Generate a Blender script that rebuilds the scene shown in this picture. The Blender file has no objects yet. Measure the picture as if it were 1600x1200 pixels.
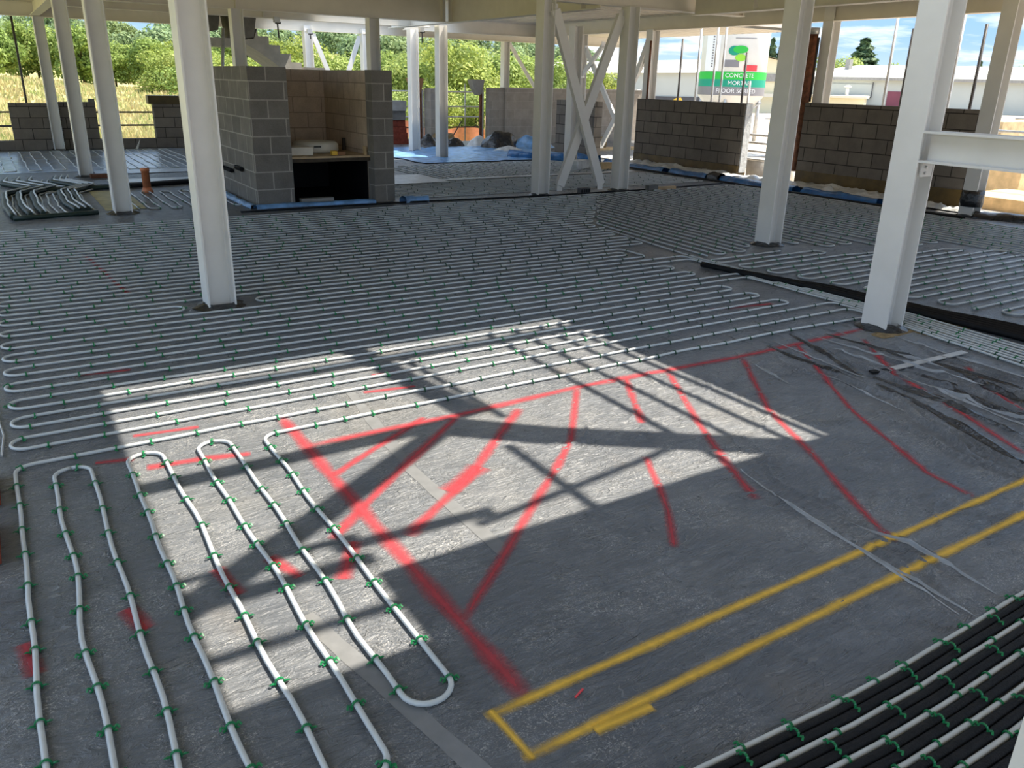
import bpy, bmesh, math, random
import numpy as np
from mathutils import Matrix, Vector, noise as mnoise
random.seed(7)
PI = math.pi
S = bpy.context.scene
COL = S.collection

# ---------------------------------------------------------------- camera, sky, sun, exposure
cam = bpy.data.cameras.new('camera'); camo = bpy.data.objects.new('camera', cam); COL.objects.link(camo)
CR = ((0.84771, -0.52999, 0.02219), (0.16913, 0.30971, 0.93567), (0.50277, 0.78942, -0.35219))   # right, up, forward
CAM = Vector((0, 0, 1.65))
camo.matrix_world = Matrix(((CR[0][0], CR[1][0], -CR[2][0], 0), (CR[0][1], CR[1][1], -CR[2][1], 0),
                            (CR[0][2], CR[1][2], -CR[2][2], 1.65), (0, 0, 0, 1)))
cam.sensor_width = 36.0; cam.lens = 1258.7 / 1600 * 36; cam.clip_end = 900; cam.clip_start = 0.05
S.camera = camo

SUN = Vector((0.4805, -0.1401, 0.8657)).normalized()      # towards the sun
sl = bpy.data.lights.new('sun', 'SUN'); sl.energy = 7.2; sl.angle = math.radians(0.53); sl.color = (1, 0.91, 0.77)
so = bpy.data.objects.new('sun', sl); COL.objects.link(so)
so.rotation_euler = SUN.to_track_quat('Z', 'Y').to_euler(); so.location = (10, -5, 30)

W = bpy.data.worlds.new('sky'); S.world = W; W.use_nodes = True
nt = W.node_tree; N = nt.nodes; L = nt.links
bg = N['Background']
tc = N.new('ShaderNodeTexCoord'); sep = N.new('ShaderNodeSeparateXYZ'); L.new(tc.outputs['Generated'], sep.inputs[0])
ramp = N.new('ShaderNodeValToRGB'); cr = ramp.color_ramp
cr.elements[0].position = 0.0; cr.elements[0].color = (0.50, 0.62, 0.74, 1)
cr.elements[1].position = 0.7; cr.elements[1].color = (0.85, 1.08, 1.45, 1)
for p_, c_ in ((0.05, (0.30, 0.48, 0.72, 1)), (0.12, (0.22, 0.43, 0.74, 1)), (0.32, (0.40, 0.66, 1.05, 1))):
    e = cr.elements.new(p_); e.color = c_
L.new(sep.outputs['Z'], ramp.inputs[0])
zp = N.new('ShaderNodeMath'); zp.operation = 'ADD'; zp.inputs[1].default_value = 0.10
zm = N.new('ShaderNodeMath'); zm.operation = 'MAXIMUM'; zm.inputs[1].default_value = 0.0
L.new(sep.outputs['Z'], zm.inputs[0]); L.new(zm.outputs[0], zp.inputs[0])
dv = N.new('ShaderNodeVectorMath'); dv.operation = 'DIVIDE'
cmb = N.new('ShaderNodeCombineXYZ')
for i in range(3): L.new(zp.outputs[0], cmb.inputs[i])
L.new(tc.outputs['Generated'], dv.inputs[0]); L.new(cmb.outputs[0], dv.inputs[1])
cn = N.new('ShaderNodeTexNoise'); cn.inputs['Scale'].default_value = 1.15; cn.inputs['Detail'].default_value = 7; cn.inputs['Roughness'].default_value = 0.58
L.new(dv.outputs[0], cn.inputs['Vector'])
cramp = N.new('ShaderNodeValToRGB'); cramp.color_ramp.elements[0].position = 0.47; cramp.color_ramp.elements[1].position = 0.64
L.new(cn.outputs['Fac'], cramp.inputs[0])
cmix = N.new('ShaderNodeMixRGB'); cmix.inputs[2].default_value = (0.86, 0.89, 0.92, 1)
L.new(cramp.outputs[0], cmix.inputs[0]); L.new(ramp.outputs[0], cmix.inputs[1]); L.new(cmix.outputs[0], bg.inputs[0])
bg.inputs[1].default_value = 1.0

vs = S.view_settings
vs.view_transform = 'Standard'; vs.look = 'None'; vs.gamma = 1.0; vs.use_curve_mapping = False
vs.exposure = 0.68
cy = S.cycles
cy.max_bounces = 8; cy.diffuse_bounces = 5

# ---------------------------------------------------------------- materials
MATS = {}
def base_mat(name, rough=0.6, spec=0.5, metal=0.0):
    m = bpy.data.materials.new(name); m.use_nodes = True
    b = m.node_tree.nodes['Principled BSDF']
    b.inputs['Roughness'].default_value = rough; b.inputs['Specular IOR Level'].default_value = spec; b.inputs['Metallic'].default_value = metal
    MATS[name] = m
    return m, m.node_tree.nodes, m.node_tree.links, b
def noise_node(n, l, scale, detail=4, rough=0.55, vec=None, dist=0.0):
    t = n.new('ShaderNodeTexNoise'); t.inputs['Scale'].default_value = scale; t.inputs['Detail'].default_value = detail
    t.inputs['Roughness'].default_value = rough; t.inputs['Distortion'].default_value = dist
    if vec is None:
        c = n.new('ShaderNodeTexCoord'); vec = c.outputs['Object']
    l.new(vec, t.inputs['Vector'])
    return t.outputs['Fac']
def ramp_node(n, l, fac, stops):
    r = n.new('ShaderNodeValToRGB')
    while len(r.color_ramp.elements) < len(stops): r.color_ramp.elements.new(0.5)
    for e, (p, c) in zip(r.color_ramp.elements, stops):
        e.position = p; e.color = (c[0], c[1], c[2], 1) if not isinstance(c, (int, float)) else (c, c, c, 1)
    l.new(fac, r.inputs[0])
    return r.outputs[0]
def mix_node(n, l, fac, a, b, mode='MIX'):
    m = n.new('ShaderNodeMixRGB'); m.blend_type = mode
    for i, v in ((0, fac), (1, a), (2, b)):
        if isinstance(v, (int, float)): m.inputs[i].default_value = v
        elif isinstance(v, tuple): m.inputs[i].default_value = (v[0], v[1], v[2], 1)
        else: l.new(v, m.inputs[i])
    return m.outputs[0]
def bump_node(n, l, h, strength, dist, normal=None):
    b = n.new('ShaderNodeBump'); b.inputs['Strength'].default_value = strength; b.inputs['Distance'].default_value = dist
    l.new(h, b.inputs['Height'])
    if normal is not None: l.new(normal, b.inputs['Normal'])
    return b.outputs[0]
def mapping(n, l, vec, scale=(1, 1, 1), rot=(0, 0, 0)):
    m = n.new('ShaderNodeMapping'); m.inputs['Scale'].default_value = scale; m.inputs['Rotation'].default_value = rot
    l.new(vec, m.inputs['Vector']); return m.outputs[0]
def plain(name, col, rough=0.6, spec=0.5, var=0.12, scale=6.0, bump=0.0, metal=0.0, bscale=None):
    m, n, l, b = base_mat(name, rough, spec, metal)
    f = noise_node(n, l, scale)
    lo = tuple(max(0, c * (1 - var)) for c in col); hi = tuple(min(1, c * (1 + var)) for c in col)
    l.new(ramp_node(n, l, f, [(0.3, lo), (0.7, hi)]), b.inputs['Base Color'])
    if bump: l.new(bump_node(n, l, noise_node(n, l, bscale or scale * 4), bump, 0.02), b.inputs['Normal'])
    return m
def blockwork(name, cols, mort, rough=0.9, warmth=None):
    m, n, l, b = base_mat(name, rough, 0.2)
    uv = n.new('ShaderNodeUVMap')
    t = n.new('ShaderNodeTexBrick'); t.offset = 0.5
    t.inputs['Scale'].default_value = 1.0; t.inputs['Brick Width'].default_value = 0.45; t.inputs['Row Height'].default_value = 0.225
    t.inputs['Mortar Size'].default_value = 0.008; t.inputs['Mortar Smooth'].default_value = 0.1; t.inputs['Bias'].default_value = 0.0
    t.inputs['Color1'].default_value = (*cols[0], 1); t.inputs['Color2'].default_value = (*cols[1], 1); t.inputs['Mortar'].default_value = (*mort, 1)
    l.new(uv.outputs[0], t.inputs['Vector'])
    f = noise_node(n, l, 5, 6); g = noise_node(n, l, 90, 3)
    c = mix_node(n, l, 0.5, t.outputs['Color'], ramp_node(n, l, f, [(0.3, 0.55), (0.7, 1.0)]), 'MULTIPLY')
    c = mix_node(n, l, 0.35, c, ramp_node(n, l, g, [(0.3, 0.5), (0.7, 1.0)]), 'MULTIPLY')
    l.new(c, b.inputs['Base Color'])
    bn = bump_node(n, l, t.outputs['Fac'], -0.7, 0.006)
    l.new(bump_node(n, l, g, 0.35, 0.004, bn), b.inputs['Normal'])
    return m

# polythene sheet over the insulated slab
def floor_material():
    m, n, l, b = base_mat('polythene_floor', 0.42, 0.5)
    tcn = n.new('ShaderNodeTexCoord'); P = tcn.outputs['Object']
    big = noise_node(n, l, 0.9, 5, 0.6, P, 0.6); mid = noise_node(n, l, 7, 6, 0.65, P, 1.2)
    streak = noise_node(n, l, 5, 5, 0.6, mapping(n, l, P, (1.0, 5.0, 1), (0, 0, 0.15)), 1.5)
    c = ramp_node(n, l, big, [(0.3, (0.120, 0.133, 0.154)), (0.55, (0.165, 0.176, 0.192)), (0.75, (0.215, 0.212, 0.205))])
    c = mix_node(n, l, 0.55, c, ramp_node(n, l, mid, [(0.3, 0.6), (0.7, 1.0)]), 'MULTIPLY')
    c = mix_node(n, l, 0.45, c, ramp_node(n, l, streak, [(0.35, 0.6), (0.65, 1.0)]), 'MULTIPLY')
    # boot scuffs and dust; speckle strength and paleness also stand in for sun glints
    sp = noise_node(n, l, 85, 3, 0.7, P, 2.0); msk = noise_node(n, l, 3.2, 4, 0.6, P, 0.5)
    spk = ramp_node(n, l, sp, [(0.54, 0.0), (0.64, 1.0)]); mk = ramp_node(n, l, msk, [(0.46, 0.0), (0.60, 1.0)])
    f = mix_node(n, l, 1.0, spk, mk, 'MULTIPLY'); f2 = mix_node(n, l, 1.0, f, (0.75, 0.75, 0.75), 'MULTIPLY')
    c = mix_node(n, l, f2, c, (0.52, 0.51, 0.49))
    och = noise_node(n, l, 1.7, 3, 0.5, mapping(n, l, P, (1, 1, 1), (0, 0, 0.6)), 0.3)
    c = mix_node(n, l, ramp_node(n, l, och, [(0.62, 0.0), (0.78, 0.30)]), c, (0.30, 0.23, 0.15))
    l.new(c, b.inputs['Base Color'])
    l.new(ramp_node(n, l, mid, [(0.3, 0.24), (0.75, 0.46)]), b.inputs['Roughness'])
    w1 = noise_node(n, l, 6, 5, 0.6, mapping(n, l, P, (1.0, 3.2, 1), (0, 0, 0.25)), 2.5)
    w2 = noise_node(n, l, 38, 4, 0.6, P, 2.0)
    w3 = n.new('ShaderNodeTexWave'); w3.wave_type = 'BANDS'; w3.bands_direction = 'Y'
    w3.inputs['Scale'].default_value = 2.2; w3.inputs['Distortion'].default_value = 14; w3.inputs['Detail'].default_value = 4; w3.inputs['Detail Scale'].default_value = 1.6
    l.new(P, w3.inputs['Vector'])
    nb = bump_node(n, l, w1, 0.6, 0.035)
    nb = bump_node(n, l, w3.outputs['Fac'], 0.30, 0.006, nb)
    nb = bump_node(n, l, w2, 0.38, 0.006, nb)
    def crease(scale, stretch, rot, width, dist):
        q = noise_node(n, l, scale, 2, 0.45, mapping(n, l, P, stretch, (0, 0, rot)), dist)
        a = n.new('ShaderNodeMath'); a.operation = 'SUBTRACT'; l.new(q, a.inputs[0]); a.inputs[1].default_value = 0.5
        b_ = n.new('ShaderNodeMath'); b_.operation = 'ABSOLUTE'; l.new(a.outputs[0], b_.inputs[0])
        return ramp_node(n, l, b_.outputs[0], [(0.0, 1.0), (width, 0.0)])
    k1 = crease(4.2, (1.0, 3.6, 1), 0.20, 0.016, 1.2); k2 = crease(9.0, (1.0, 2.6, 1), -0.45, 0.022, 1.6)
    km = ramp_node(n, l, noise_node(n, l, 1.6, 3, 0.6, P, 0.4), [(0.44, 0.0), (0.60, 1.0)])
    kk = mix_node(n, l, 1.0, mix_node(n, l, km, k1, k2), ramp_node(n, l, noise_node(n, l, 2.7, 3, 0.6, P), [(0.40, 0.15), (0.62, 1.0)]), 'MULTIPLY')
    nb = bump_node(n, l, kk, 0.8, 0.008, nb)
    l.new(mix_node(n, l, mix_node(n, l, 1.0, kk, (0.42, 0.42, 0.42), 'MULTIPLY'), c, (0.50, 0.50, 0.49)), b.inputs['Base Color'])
    l.new(nb, b.inputs['Normal'])
    return m
floor_material()
plain('pipe_plastic', (0.54, 0.565, 0.56), 0.34, 0.5, 0.06, 30)
plain('clip_plastic', (0.008, 0.20, 0.065), 0.4, 0.5, 0.15, 40)
plain('clip_shaded', (0.006, 0.07, 0.03), 0.5, 0.4, 0.15, 40)  # green of the far clips darkened in colour to read as shaded
plain('yellow_board', (0.40, 0.34, 0.13), 0.5, 0.4, 0.3, 4)
plain('dark_amber', (0.07, 0.05, 0.016), 0.5, 0.4, 0.3, 5)
plain('sky_sheen_polythene', (0.30, 0.35, 0.42), 0.2, 0.6, 0.2, 3, 0.4, 0, 10)  # pale blue stands in for the sky reflected in the sheet
plain('fold_black', (0.03, 0.032, 0.036), 0.22, 0.6, 0.3, 10, 0.5, 0, 25)
plain('fold_pale', (0.26, 0.27, 0.28), 0.25, 0.6, 0.2, 10, 0.4, 0, 25)
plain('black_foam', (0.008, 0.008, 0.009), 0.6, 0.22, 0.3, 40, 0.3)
plain('green_lag', (0.008, 0.024, 0.017), 0.5, 0.5, 0.3, 40)
plain('white_steel', (0.76, 0.745, 0.71), 0.42, 0.4, 0.05, 3)
plain('deck_steel', (0.60, 0.56, 0.49), 0.5, 0.4, 0.06, 4)
plain('beam_steel', (0.74, 0.70, 0.62), 0.5, 0.35, 0.05, 3)
plain('galvanised', (0.52, 0.52, 0.51), 0.4, 0.5, 0.15, 14, 0, 0.5)
plain('dark_tube', (0.055, 0.05, 0.048), 0.5, 0.4, 0.2, 14)
plain('amber_board', (0.115, 0.072, 0.018), 0.35, 0.5, 0.35, 5, 0.2)
plain('blue_membrane', (0.02, 0.13, 0.34), 0.3, 0.6, 0.4, 9, 0.7, 0, 12)
plain('pale_blue_membrane', (0.16, 0.33, 0.58), 0.3, 0.6, 0.45, 5, 0.8, 0, 9)
plain('white_polythene', (0.62, 0.64, 0.64), 0.3, 0.6, 0.25, 7, 0.8, 0, 14)
plain('grey_polythene', (0.36, 0.38, 0.40), 0.28, 0.6, 0.25, 4, 0.6, 0, 12)
plain('black_polythene', (0.015, 0.016, 0.018), 0.25, 0.6, 0.4, 8, 0.8, 0, 14)
plain('plywood', (0.50, 0.37, 0.22), 0.6, 0.3, 0.2, 7)
plain('timber', (0.62, 0.45, 0.24), 0.7, 0.3, 0.25, 5)
plain('concrete', (0.30, 0.29, 0.27), 0.85, 0.3, 0.15, 6, 0.2)
plain('dark_concrete', (0.16, 0.155, 0.145), 0.85, 0.3, 0.2, 6, 0.2)
plain('pale_concrete', (0.45, 0.43, 0.39), 0.85, 0.3, 0.12, 6, 0.2)
plain('terracotta', (0.62, 0.22, 0.10), 0.5, 0.4, 0.15, 10)
plain('rust', (0.16, 0.062, 0.030), 0.75, 0.3, 0.45, 16, 0.3)
plain('red_brick', (0.20, 0.045, 0.028), 0.85, 0.2, 0.3, 18, 0.3)
plain('white_foam', (0.72, 0.69, 0.60), 0.6, 0.3, 0.05, 10)
plain('fibre_brown', (0.26, 0.19, 0.10), 0.95, 0.1, 0.35, 25, 0.6)
plain('yellow_plastic', (0.80, 0.50, 0.05), 0.5, 0.4, 0.1, 10)
plain('brown_plastic', (0.25, 0.12, 0.05), 0.5, 0.4, 0.1, 10)
plain('orange_mesh', (0.68, 0.26, 0.17), 0.6, 0.3, 0.15, 10)
plain('bark', (0.10, 0.075, 0.05), 0.95, 0.1, 0.3, 8)
plain('cladding_grey', (0.48, 0.50, 0.46), 0.6, 0.3, 0.06, 0.3)
plain('cladding_cream', (0.72, 0.66, 0.46), 0.6, 0.3, 0.06, 0.3)
plain('roof_cream', (0.66, 0.62, 0.52), 0.6, 0.3, 0.07, 0.25)
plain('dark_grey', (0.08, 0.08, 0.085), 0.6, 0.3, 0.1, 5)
plain('maroon', (0.20, 0.06, 0.085), 0.6, 0.3, 0.1, 1)
plain('letter_dark', (0.03, 0.03, 0.03), 0.6, 0.3, 0.02, 5)
plain('letter_white', (0.85, 0.85, 0.85), 0.6, 0.3, 0.02, 5)
plain('silo_white', (0.70, 0.68, 0.63), 0.5, 0.4, 0.06, 2)
plain('leaf_green', (0.03, 0.48, 0.06), 0.5, 0.4, 0.05, 2)
plain('teal_green', (0.01, 0.30, 0.19), 0.5, 0.4, 0.05, 2)
plain('slate_grey', (0.23, 0.22, 0.23), 0.5, 0.4, 0.05, 2)
plain('sign_red', (0.70, 0.06, 0.07), 0.5, 0.4, 0.05, 2)
plain('lime', (0.30, 0.65, 0.05), 0.5, 0.4, 0.05, 2)
plain('gravel', (0.42, 0.37, 0.30), 0.95, 0.2, 0.3, 1.2, 0.4, 0, 30)
plain('joint_tape', (0.175, 0.18, 0.185), 0.35, 0.5, 0.1, 20)
plain('ply_dark', (0.06, 0.045, 0.03), 0.7, 0.3, 0.3, 8)
blockwork('block_dark', ((0.235, 0.205, 0.172), (0.19, 0.165, 0.14)), (0.055, 0.048, 0.04))
blockwork('block_grey', ((0.265, 0.245, 0.215), (0.215, 0.20, 0.18)), (0.46, 0.43, 0.38))
blockwork('block_pale', ((0.40, 0.36, 0.31), (0.34, 0.31, 0.27)), (0.44, 0.40, 0.35))
blockwork('block_warm_lit', ((0.72, 0.575, 0.43), (0.62, 0.49, 0.365)), (0.44, 0.35, 0.26))  # enclosure blocks coloured bright and warm for the light reflected inside

def paint_material(name, col, al=0.80):
    m, n, l, b = base_mat(name, 0.6, 0.3)
    l.new(ramp_node(n, l, noise_node(n, l, 14, 4), [(0.3, tuple(c * 0.75 for c in col)), (0.7, col)]), b.inputs['Base Color'])
    uv = n.new('ShaderNodeUVMap'); sp = n.new('ShaderNodeSeparateXYZ'); l.new(uv.outputs[0], sp.inputs[0])
    a = n.new('ShaderNodeMath'); a.operation = 'SUBTRACT'; l.new(sp.outputs['Y'], a.inputs[0]); a.inputs[1].default_value = 0.5
    a2 = n.new('ShaderNodeMath'); a2.operation = 'ABSOLUTE'; l.new(a.outputs[0], a2.inputs[0])
    nz = noise_node(n, l, 55, 4, 0.7)
    a3 = n.new('ShaderNodeMath'); a3.operation = 'MULTIPLY_ADD'; l.new(nz, a3.inputs[0]); a3.inputs[1].default_value = 0.22; l.new(a2.outputs[0], a3.inputs[2])
    big = noise_node(n, l, 4, 3, 0.6)
    a4 = n.new('ShaderNodeMath'); a4.operation = 'MULTIPLY_ADD'; l.new(big, a4.inputs[0]); a4.inputs[1].default_value = 0.16; l.new(a3.outputs[0], a4.inputs[2])
    # ends fade with U
    ue = n.new('ShaderNodeMath'); ue.operation = 'SUBTRACT'; ue.inputs[0].default_value = 0.5; l.new(sp.outputs['X'], ue.inputs[1])
    ue2 = n.new('ShaderNodeMath'); ue2.operation = 'ABSOLUTE'; l.new(ue.outputs[0], ue2.inputs[0])
    fe = ramp_node(n, l, ue2.outputs[0], [(0.46, 1.0), (0.5, 0.35)])
    fa = ramp_node(n, l, a4.outputs[0], [(0.18, al), (0.60, 0.0)])
    l.new(mix_node(n, l, 1.0, fa, fe, 'MULTIPLY'), b.inputs['Alpha'])
    return m
paint_material('red_paint', (0.52, 0.055, 0.07))
paint_material('yellow_paint', (0.95, 0.58, 0.07), 0.95)

def leaf_material(name, c0, c1, c2):
    m, n, l, b = base_mat(name, 0.6, 0.25)
    g = n.new('ShaderNodeNewGeometry')
    f = noise_node(n, l, 1.1, 4, 0.6, g.outputs['Position'])
    f2 = n.new('ShaderNodeObjectInfo')
    c = ramp_node(n, l, f, [(0.30, c0), (0.52, c1), (0.72, c2)])
    rr = ramp_node(n, l, g.outputs['Random Per Island'], [(0.0, 0.55), (1.0, 1.0)])
    c = mix_node(n, l, 0.8, c, rr, 'MULTIPLY')
    ro = ramp_node(n, l, f2.outputs['Random'], [(0.0, (0.78, 0.86, 0.82)), (0.5, (1, 1, 1)), (1.0, (1.0, 0.95, 0.72))])
    c = mix_node(n, l, 1.0, c, ro, 'MULTIPLY')
    l.new(c, b.inputs['Base Color'])
    tr = n.new('ShaderNodeBsdfTranslucent'); l.new(c, tr.inputs['Color'])
    mx = n.new('ShaderNodeMixShader'); mx.inputs[0].default_value = 0.35
    l.new(b.outputs[0], mx.inputs[1]); l.new(tr.outputs[0], mx.inputs[2])
    l.new(mx.outputs[0], n['Material Output'].inputs['Surface'])
    return m
leaf_material('leaf_mid', (0.16, 0.23, 0.05), (0.30, 0.40, 0.09), (0.48, 0.55, 0.15))
leaf_material('leaf_bright', (0.20, 0.28, 0.06), (0.38, 0.47, 0.12), (0.60, 0.66, 0.25))
leaf_material('leaf_hill_haze', (0.20, 0.28, 0.15), (0.29, 0.39, 0.19), (0.40, 0.50, 0.24))  # foliage cooled and lightened, distance haze put into the leaf colour
leaf_material('leaf_dark', (0.09, 0.15, 0.08), (0.15, 0.23, 0.11), (0.24, 0.34, 0.15))
leaf_material('grass_blade', (0.30, 0.40, 0.12), (0.60, 0.52, 0.26), (0.78, 0.62, 0.34))

def ground_material():
    m, n, l, b = base_mat('meadow_ground', 0.95, 0.1)
    f = noise_node(n, l, 0.22, 6, 0.6); g = noise_node(n, l, 3.5, 5, 0.7)
    c = ramp_node(n, l, f, [(0.34, (0.24, 0.34, 0.08)), (0.48, (0.46, 0.42, 0.17)), (0.6, (0.58, 0.44, 0.22)), (0.75, (0.62, 0.38, 0.13))])
    c = mix_node(n, l, 0.7, c, ramp_node(n, l, g, [(0.3, 0.5), (0.7, 1.0)]), 'MULTIPLY')
    sx = n.new('ShaderNodeSeparateXYZ'); tcn = n.new('ShaderNodeTexCoord'); l.new(tcn.outputs['Object'], sx.inputs[0])
    # site yard to the right is trodden gravel
    d = n.new('ShaderNodeMath'); d.operation = 'MULTIPLY_ADD'; l.new(sx.outputs['Y'], d.inputs[0]); d.inputs[1].default_value = -0.75; l.new(sx.outputs['X'], d.inputs[2])
    mr = n.new('ShaderNodeMapRange'); mr.inputs['From Min'].default_value = -1.0; mr.inputs['From Max'].default_value = 3.0; l.new(d.outputs[0], mr.inputs['Value'])
    gr = ramp_node(n, l, g, [(0.3, (0.36, 0.30, 0.23)), (0.7, (0.60, 0.52, 0.42))])
    l.new(mix_node(n, l, mr.outputs[0], c, gr), b.inputs['Base Color'])
    l.new(bump_node(n, l, g, 0.6, 0.1), b.inputs['Normal'])
ground_material()
M = MATS

# ---------------------------------------------------------------- mesh helpers
class MB:
    """collects shapes, in world coordinates, that become ONE mesh object"""
    def __init__(s): s.v = []; s.f = []; s.uv = {}; s.sm = set()
    def quadset(s, P, F, smooth=False):
        o = len(s.v); s.v += [tuple(p) for p in P]
        for f in F:
            if smooth: s.sm.add(len(s.f))
            s.f.append([i + o for i in f])
        return s
    def box(s, x0, x1, y0, y1, z0, z1):
        P = [(x, y, z) for z in (z0, z1) for y in (y0, y1) for x in (x0, x1)]
        return s.quadset(P, [(0, 2, 3, 1), (4, 5, 7, 6), (0, 1, 5, 4), (2, 6, 7, 3), (0, 4, 6, 2), (1, 3, 7, 5)])
    def obox(s, c, u, v, w):
        c, u, v, w = map(Vector, (c, u, v, w))
        P = [c + u * i + v * j + w * k for k in (-1, 1) for j in (-1, 1) for i in (-1, 1)]
        return s.quadset(P, [(0, 2, 3, 1), (4, 5, 7, 6), (0, 1, 5, 4), (2, 6, 7, 3), (0, 4, 6, 2), (1, 3, 7, 5)])
    def bar(s, a, b, w, t, up=(0, 0, 1)):
        a, b = Vector(a), Vector(b); d = (b - a); n = d.normalized(); u = n.cross(Vector(up))
        if u.length < 1e-4: u = n.cross(Vector((1, 0, 0)))
        u.normalize(); k = u.cross(n).normalized()
        return s.obox((a + b) / 2, d / 2, u * (w / 2), k * (t / 2))
    def tube(s, pts, r, n=8, caps=True):
        pts = [Vector(p) for p in pts]; o = len(s.v); m = len(pts); ring = []
        for i, p in enumerate(pts):
            t = (pts[min(i + 1, m - 1)] - pts[max(i - 1, 0)]).normalized()
            ref = Vector((0, 0, 1)) if abs(t.z) < 0.9 else Vector((1, 0, 0))
            a = t.cross(ref).normalized(); b = a.cross(t).normalized()
            rr = r[i] if isinstance(r, (list, tuple)) else r
            for k in range(n):
                an = 2 * PI * k / n
                s.v.append(tuple(p + a * (math.cos(an) * rr) + b * (math.sin(an) * rr)))
        for i in range(m - 1):
            for k in range(n):
                s.sm.add(len(s.f))
                s.f.append([o + i * n + k, o + i * n + (k + 1) % n, o + (i + 1) * n + (k + 1) % n, o + (i + 1) * n + k])
        if caps:
            s.f.append([o + k for k in range(n)][::-1]); s.f.append([o + (m - 1) * n + k for k in range(n)])
        return s
    def cyl(s, a, b, r, n=12): return s.tube([a, b], r, n)
    def lathe(s, c, prof, n=24, axis=None):
        o = len(s.v); m = len(prof)
        for r, z in prof:
            for k in range(n):
                an = 2 * PI * k / n
                s.v.append((c[0] + r * math.cos(an), c[1] + r * math.sin(an), c[2] + z))
        for i in range(m - 1):
            for k in range(n):
                s.sm.add(len(s.f))
                s.f.append([o + i * n + k, o + i * n + (k + 1) % n, o + (i + 1) * n + (k + 1) % n, o + (i + 1) * n + k])
        s.f.append([o + k for k in range(n)][::-1]); s.f.append([o + (m - 1) * n + k for k in range(n)])
        return s
    def prism(s, poly, off):
        off = Vector(off); n = len(poly); P = [Vector(p) for p in poly]; P += [p + off for p in P]
        F = [list(range(n))[::-1], list(range(n, 2 * n))] + [[i, (i + 1) % n, n + (i + 1) % n, n + i] for i in range(n)]
        return s.quadset(P, F)
    def grid(s, fn, nu, nv, smooth=True, uv=False):
        o = len(s.v)
        for j in range(nv + 1):
            for i in range(nu + 1): s.v.append(tuple(fn(i / nu, j / nv)))
        for j in range(nv):
            for i in range(nu):
                a = o + j * (nu + 1) + i
                if smooth: s.sm.add(len(s.f))
                if uv: s.uv[len(s.f)] = [(i / nu, j / nv), ((i + 1) / nu, j / nv), ((i + 1) / nu, (j + 1) / nv), (i / nu, (j + 1) / nv)]
                s.f.append([a, a + 1, a + nu + 2, a + nu + 1])
        return s
    def data(s, name, mat, org=(0, 0, 0), bevel=0):
        me = bpy.data.meshes.new(name)
        me.from_pydata([(v[0] - org[0], v[1] - org[1], v[2] - org[2]) for v in s.v], [], s.f)
        me.materials.append(mat)
        ul = me.uv_layers.new(name='UVMap').data
        for p in me.polygons:
            if p.index in s.sm: p.use_smooth = True
            cu = s.uv.get(p.index)
            n = p.normal; a = max(range(3), key=lambda i: abs(n[i]))
            for q, li in enumerate(p.loop_indices):
                if cu: ul[li].uv = cu[q]
                else:
                    w = s.v[me.loops[li].vertex_index]
                    ul[li].uv = (w[1], w[2]) if a == 0 else ((w[0], w[2]) if a == 1 else (w[0], w[1]))
        return me
    def build(s, name, mat, parent=None, bevel=0.0):
        org = Vector((0, 0, 0)); p = parent
        while p is not None: org += p.location; p = p.parent
        me = s.data(name, M[mat], org)
        o = bpy.data.objects.new(name, me); COL.objects.link(o)
        if parent is not None: o.parent = parent
        if bevel:
            b = o.modifiers.new('bevel', 'BEVEL'); b.width = bevel; b.segments = 2; b.limit_method = 'ANGLE'
        return o

def tag(o, label=None, cat=None, group=None, kind=None):
    if label: o['label'] = label
    if cat: o['category'] = cat
    if group: o['group'] = group
    if kind: o['kind'] = kind
    return o
def thing(name, label, cat, loc, group=None):
    o = bpy.data.objects.new(name, None); COL.objects.link(o); o.location = loc; o.empty_display_size = 0.1
    return tag(o, label, cat, group)
def solo(mb, name, mat, label, cat, group=None, bevel=0.0):
    """a thing that is one mesh, its origin at its base"""
    xs = [v[0] for v in mb.v]; ys = [v[1] for v in mb.v]; zs = [v[2] for v in mb.v]
    org = ((min(xs) + max(xs)) / 2, (min(ys) + max(ys)) / 2, min(zs))
    me = mb.data(name, M[mat], org); o = bpy.data.objects.new(name, me); COL.objects.link(o); o.location = org
    if bevel:
        b = o.modifiers.new('bevel', 'BEVEL'); b.width = bevel; b.segments = 2; b.limit_method = 'ANGLE'
    return tag(o, label, cat, group)
def copy_tree(root, loc, rz=0.0, sc=1.0, label=None, group=None):
    r = root.copy(); COL.objects.link(r); r.location = loc; r.rotation_euler = (0, 0, rz); r.scale = (sc, sc, sc) if not isinstance(sc, tuple) else sc
    if label: r['label'] = label
    if group: r['group'] = group
    for ch in list(root.children):
        c = ch.copy(); COL.objects.link(c); c.parent = r
        for g in list(ch.children):
            d = g.copy(); COL.objects.link(d); d.parent = c
    return r
def in_view(x, y, z=0.0, pad=40):
    d = Vector((x, y, z)) - CAM
    q = [sum(CR[i][k] * d[k] for k in range(3)) for i in range(3)]
    if q[2] < 0.1: return 0
    u, v = 800 + 1258.7 * q[0] / q[2], 600 - 1258.7 * q[1] / q[2]
    return 1.0 / q[2] if -pad < u < 1600 + pad and -pad < v < 1200 + pad else 0

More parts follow.
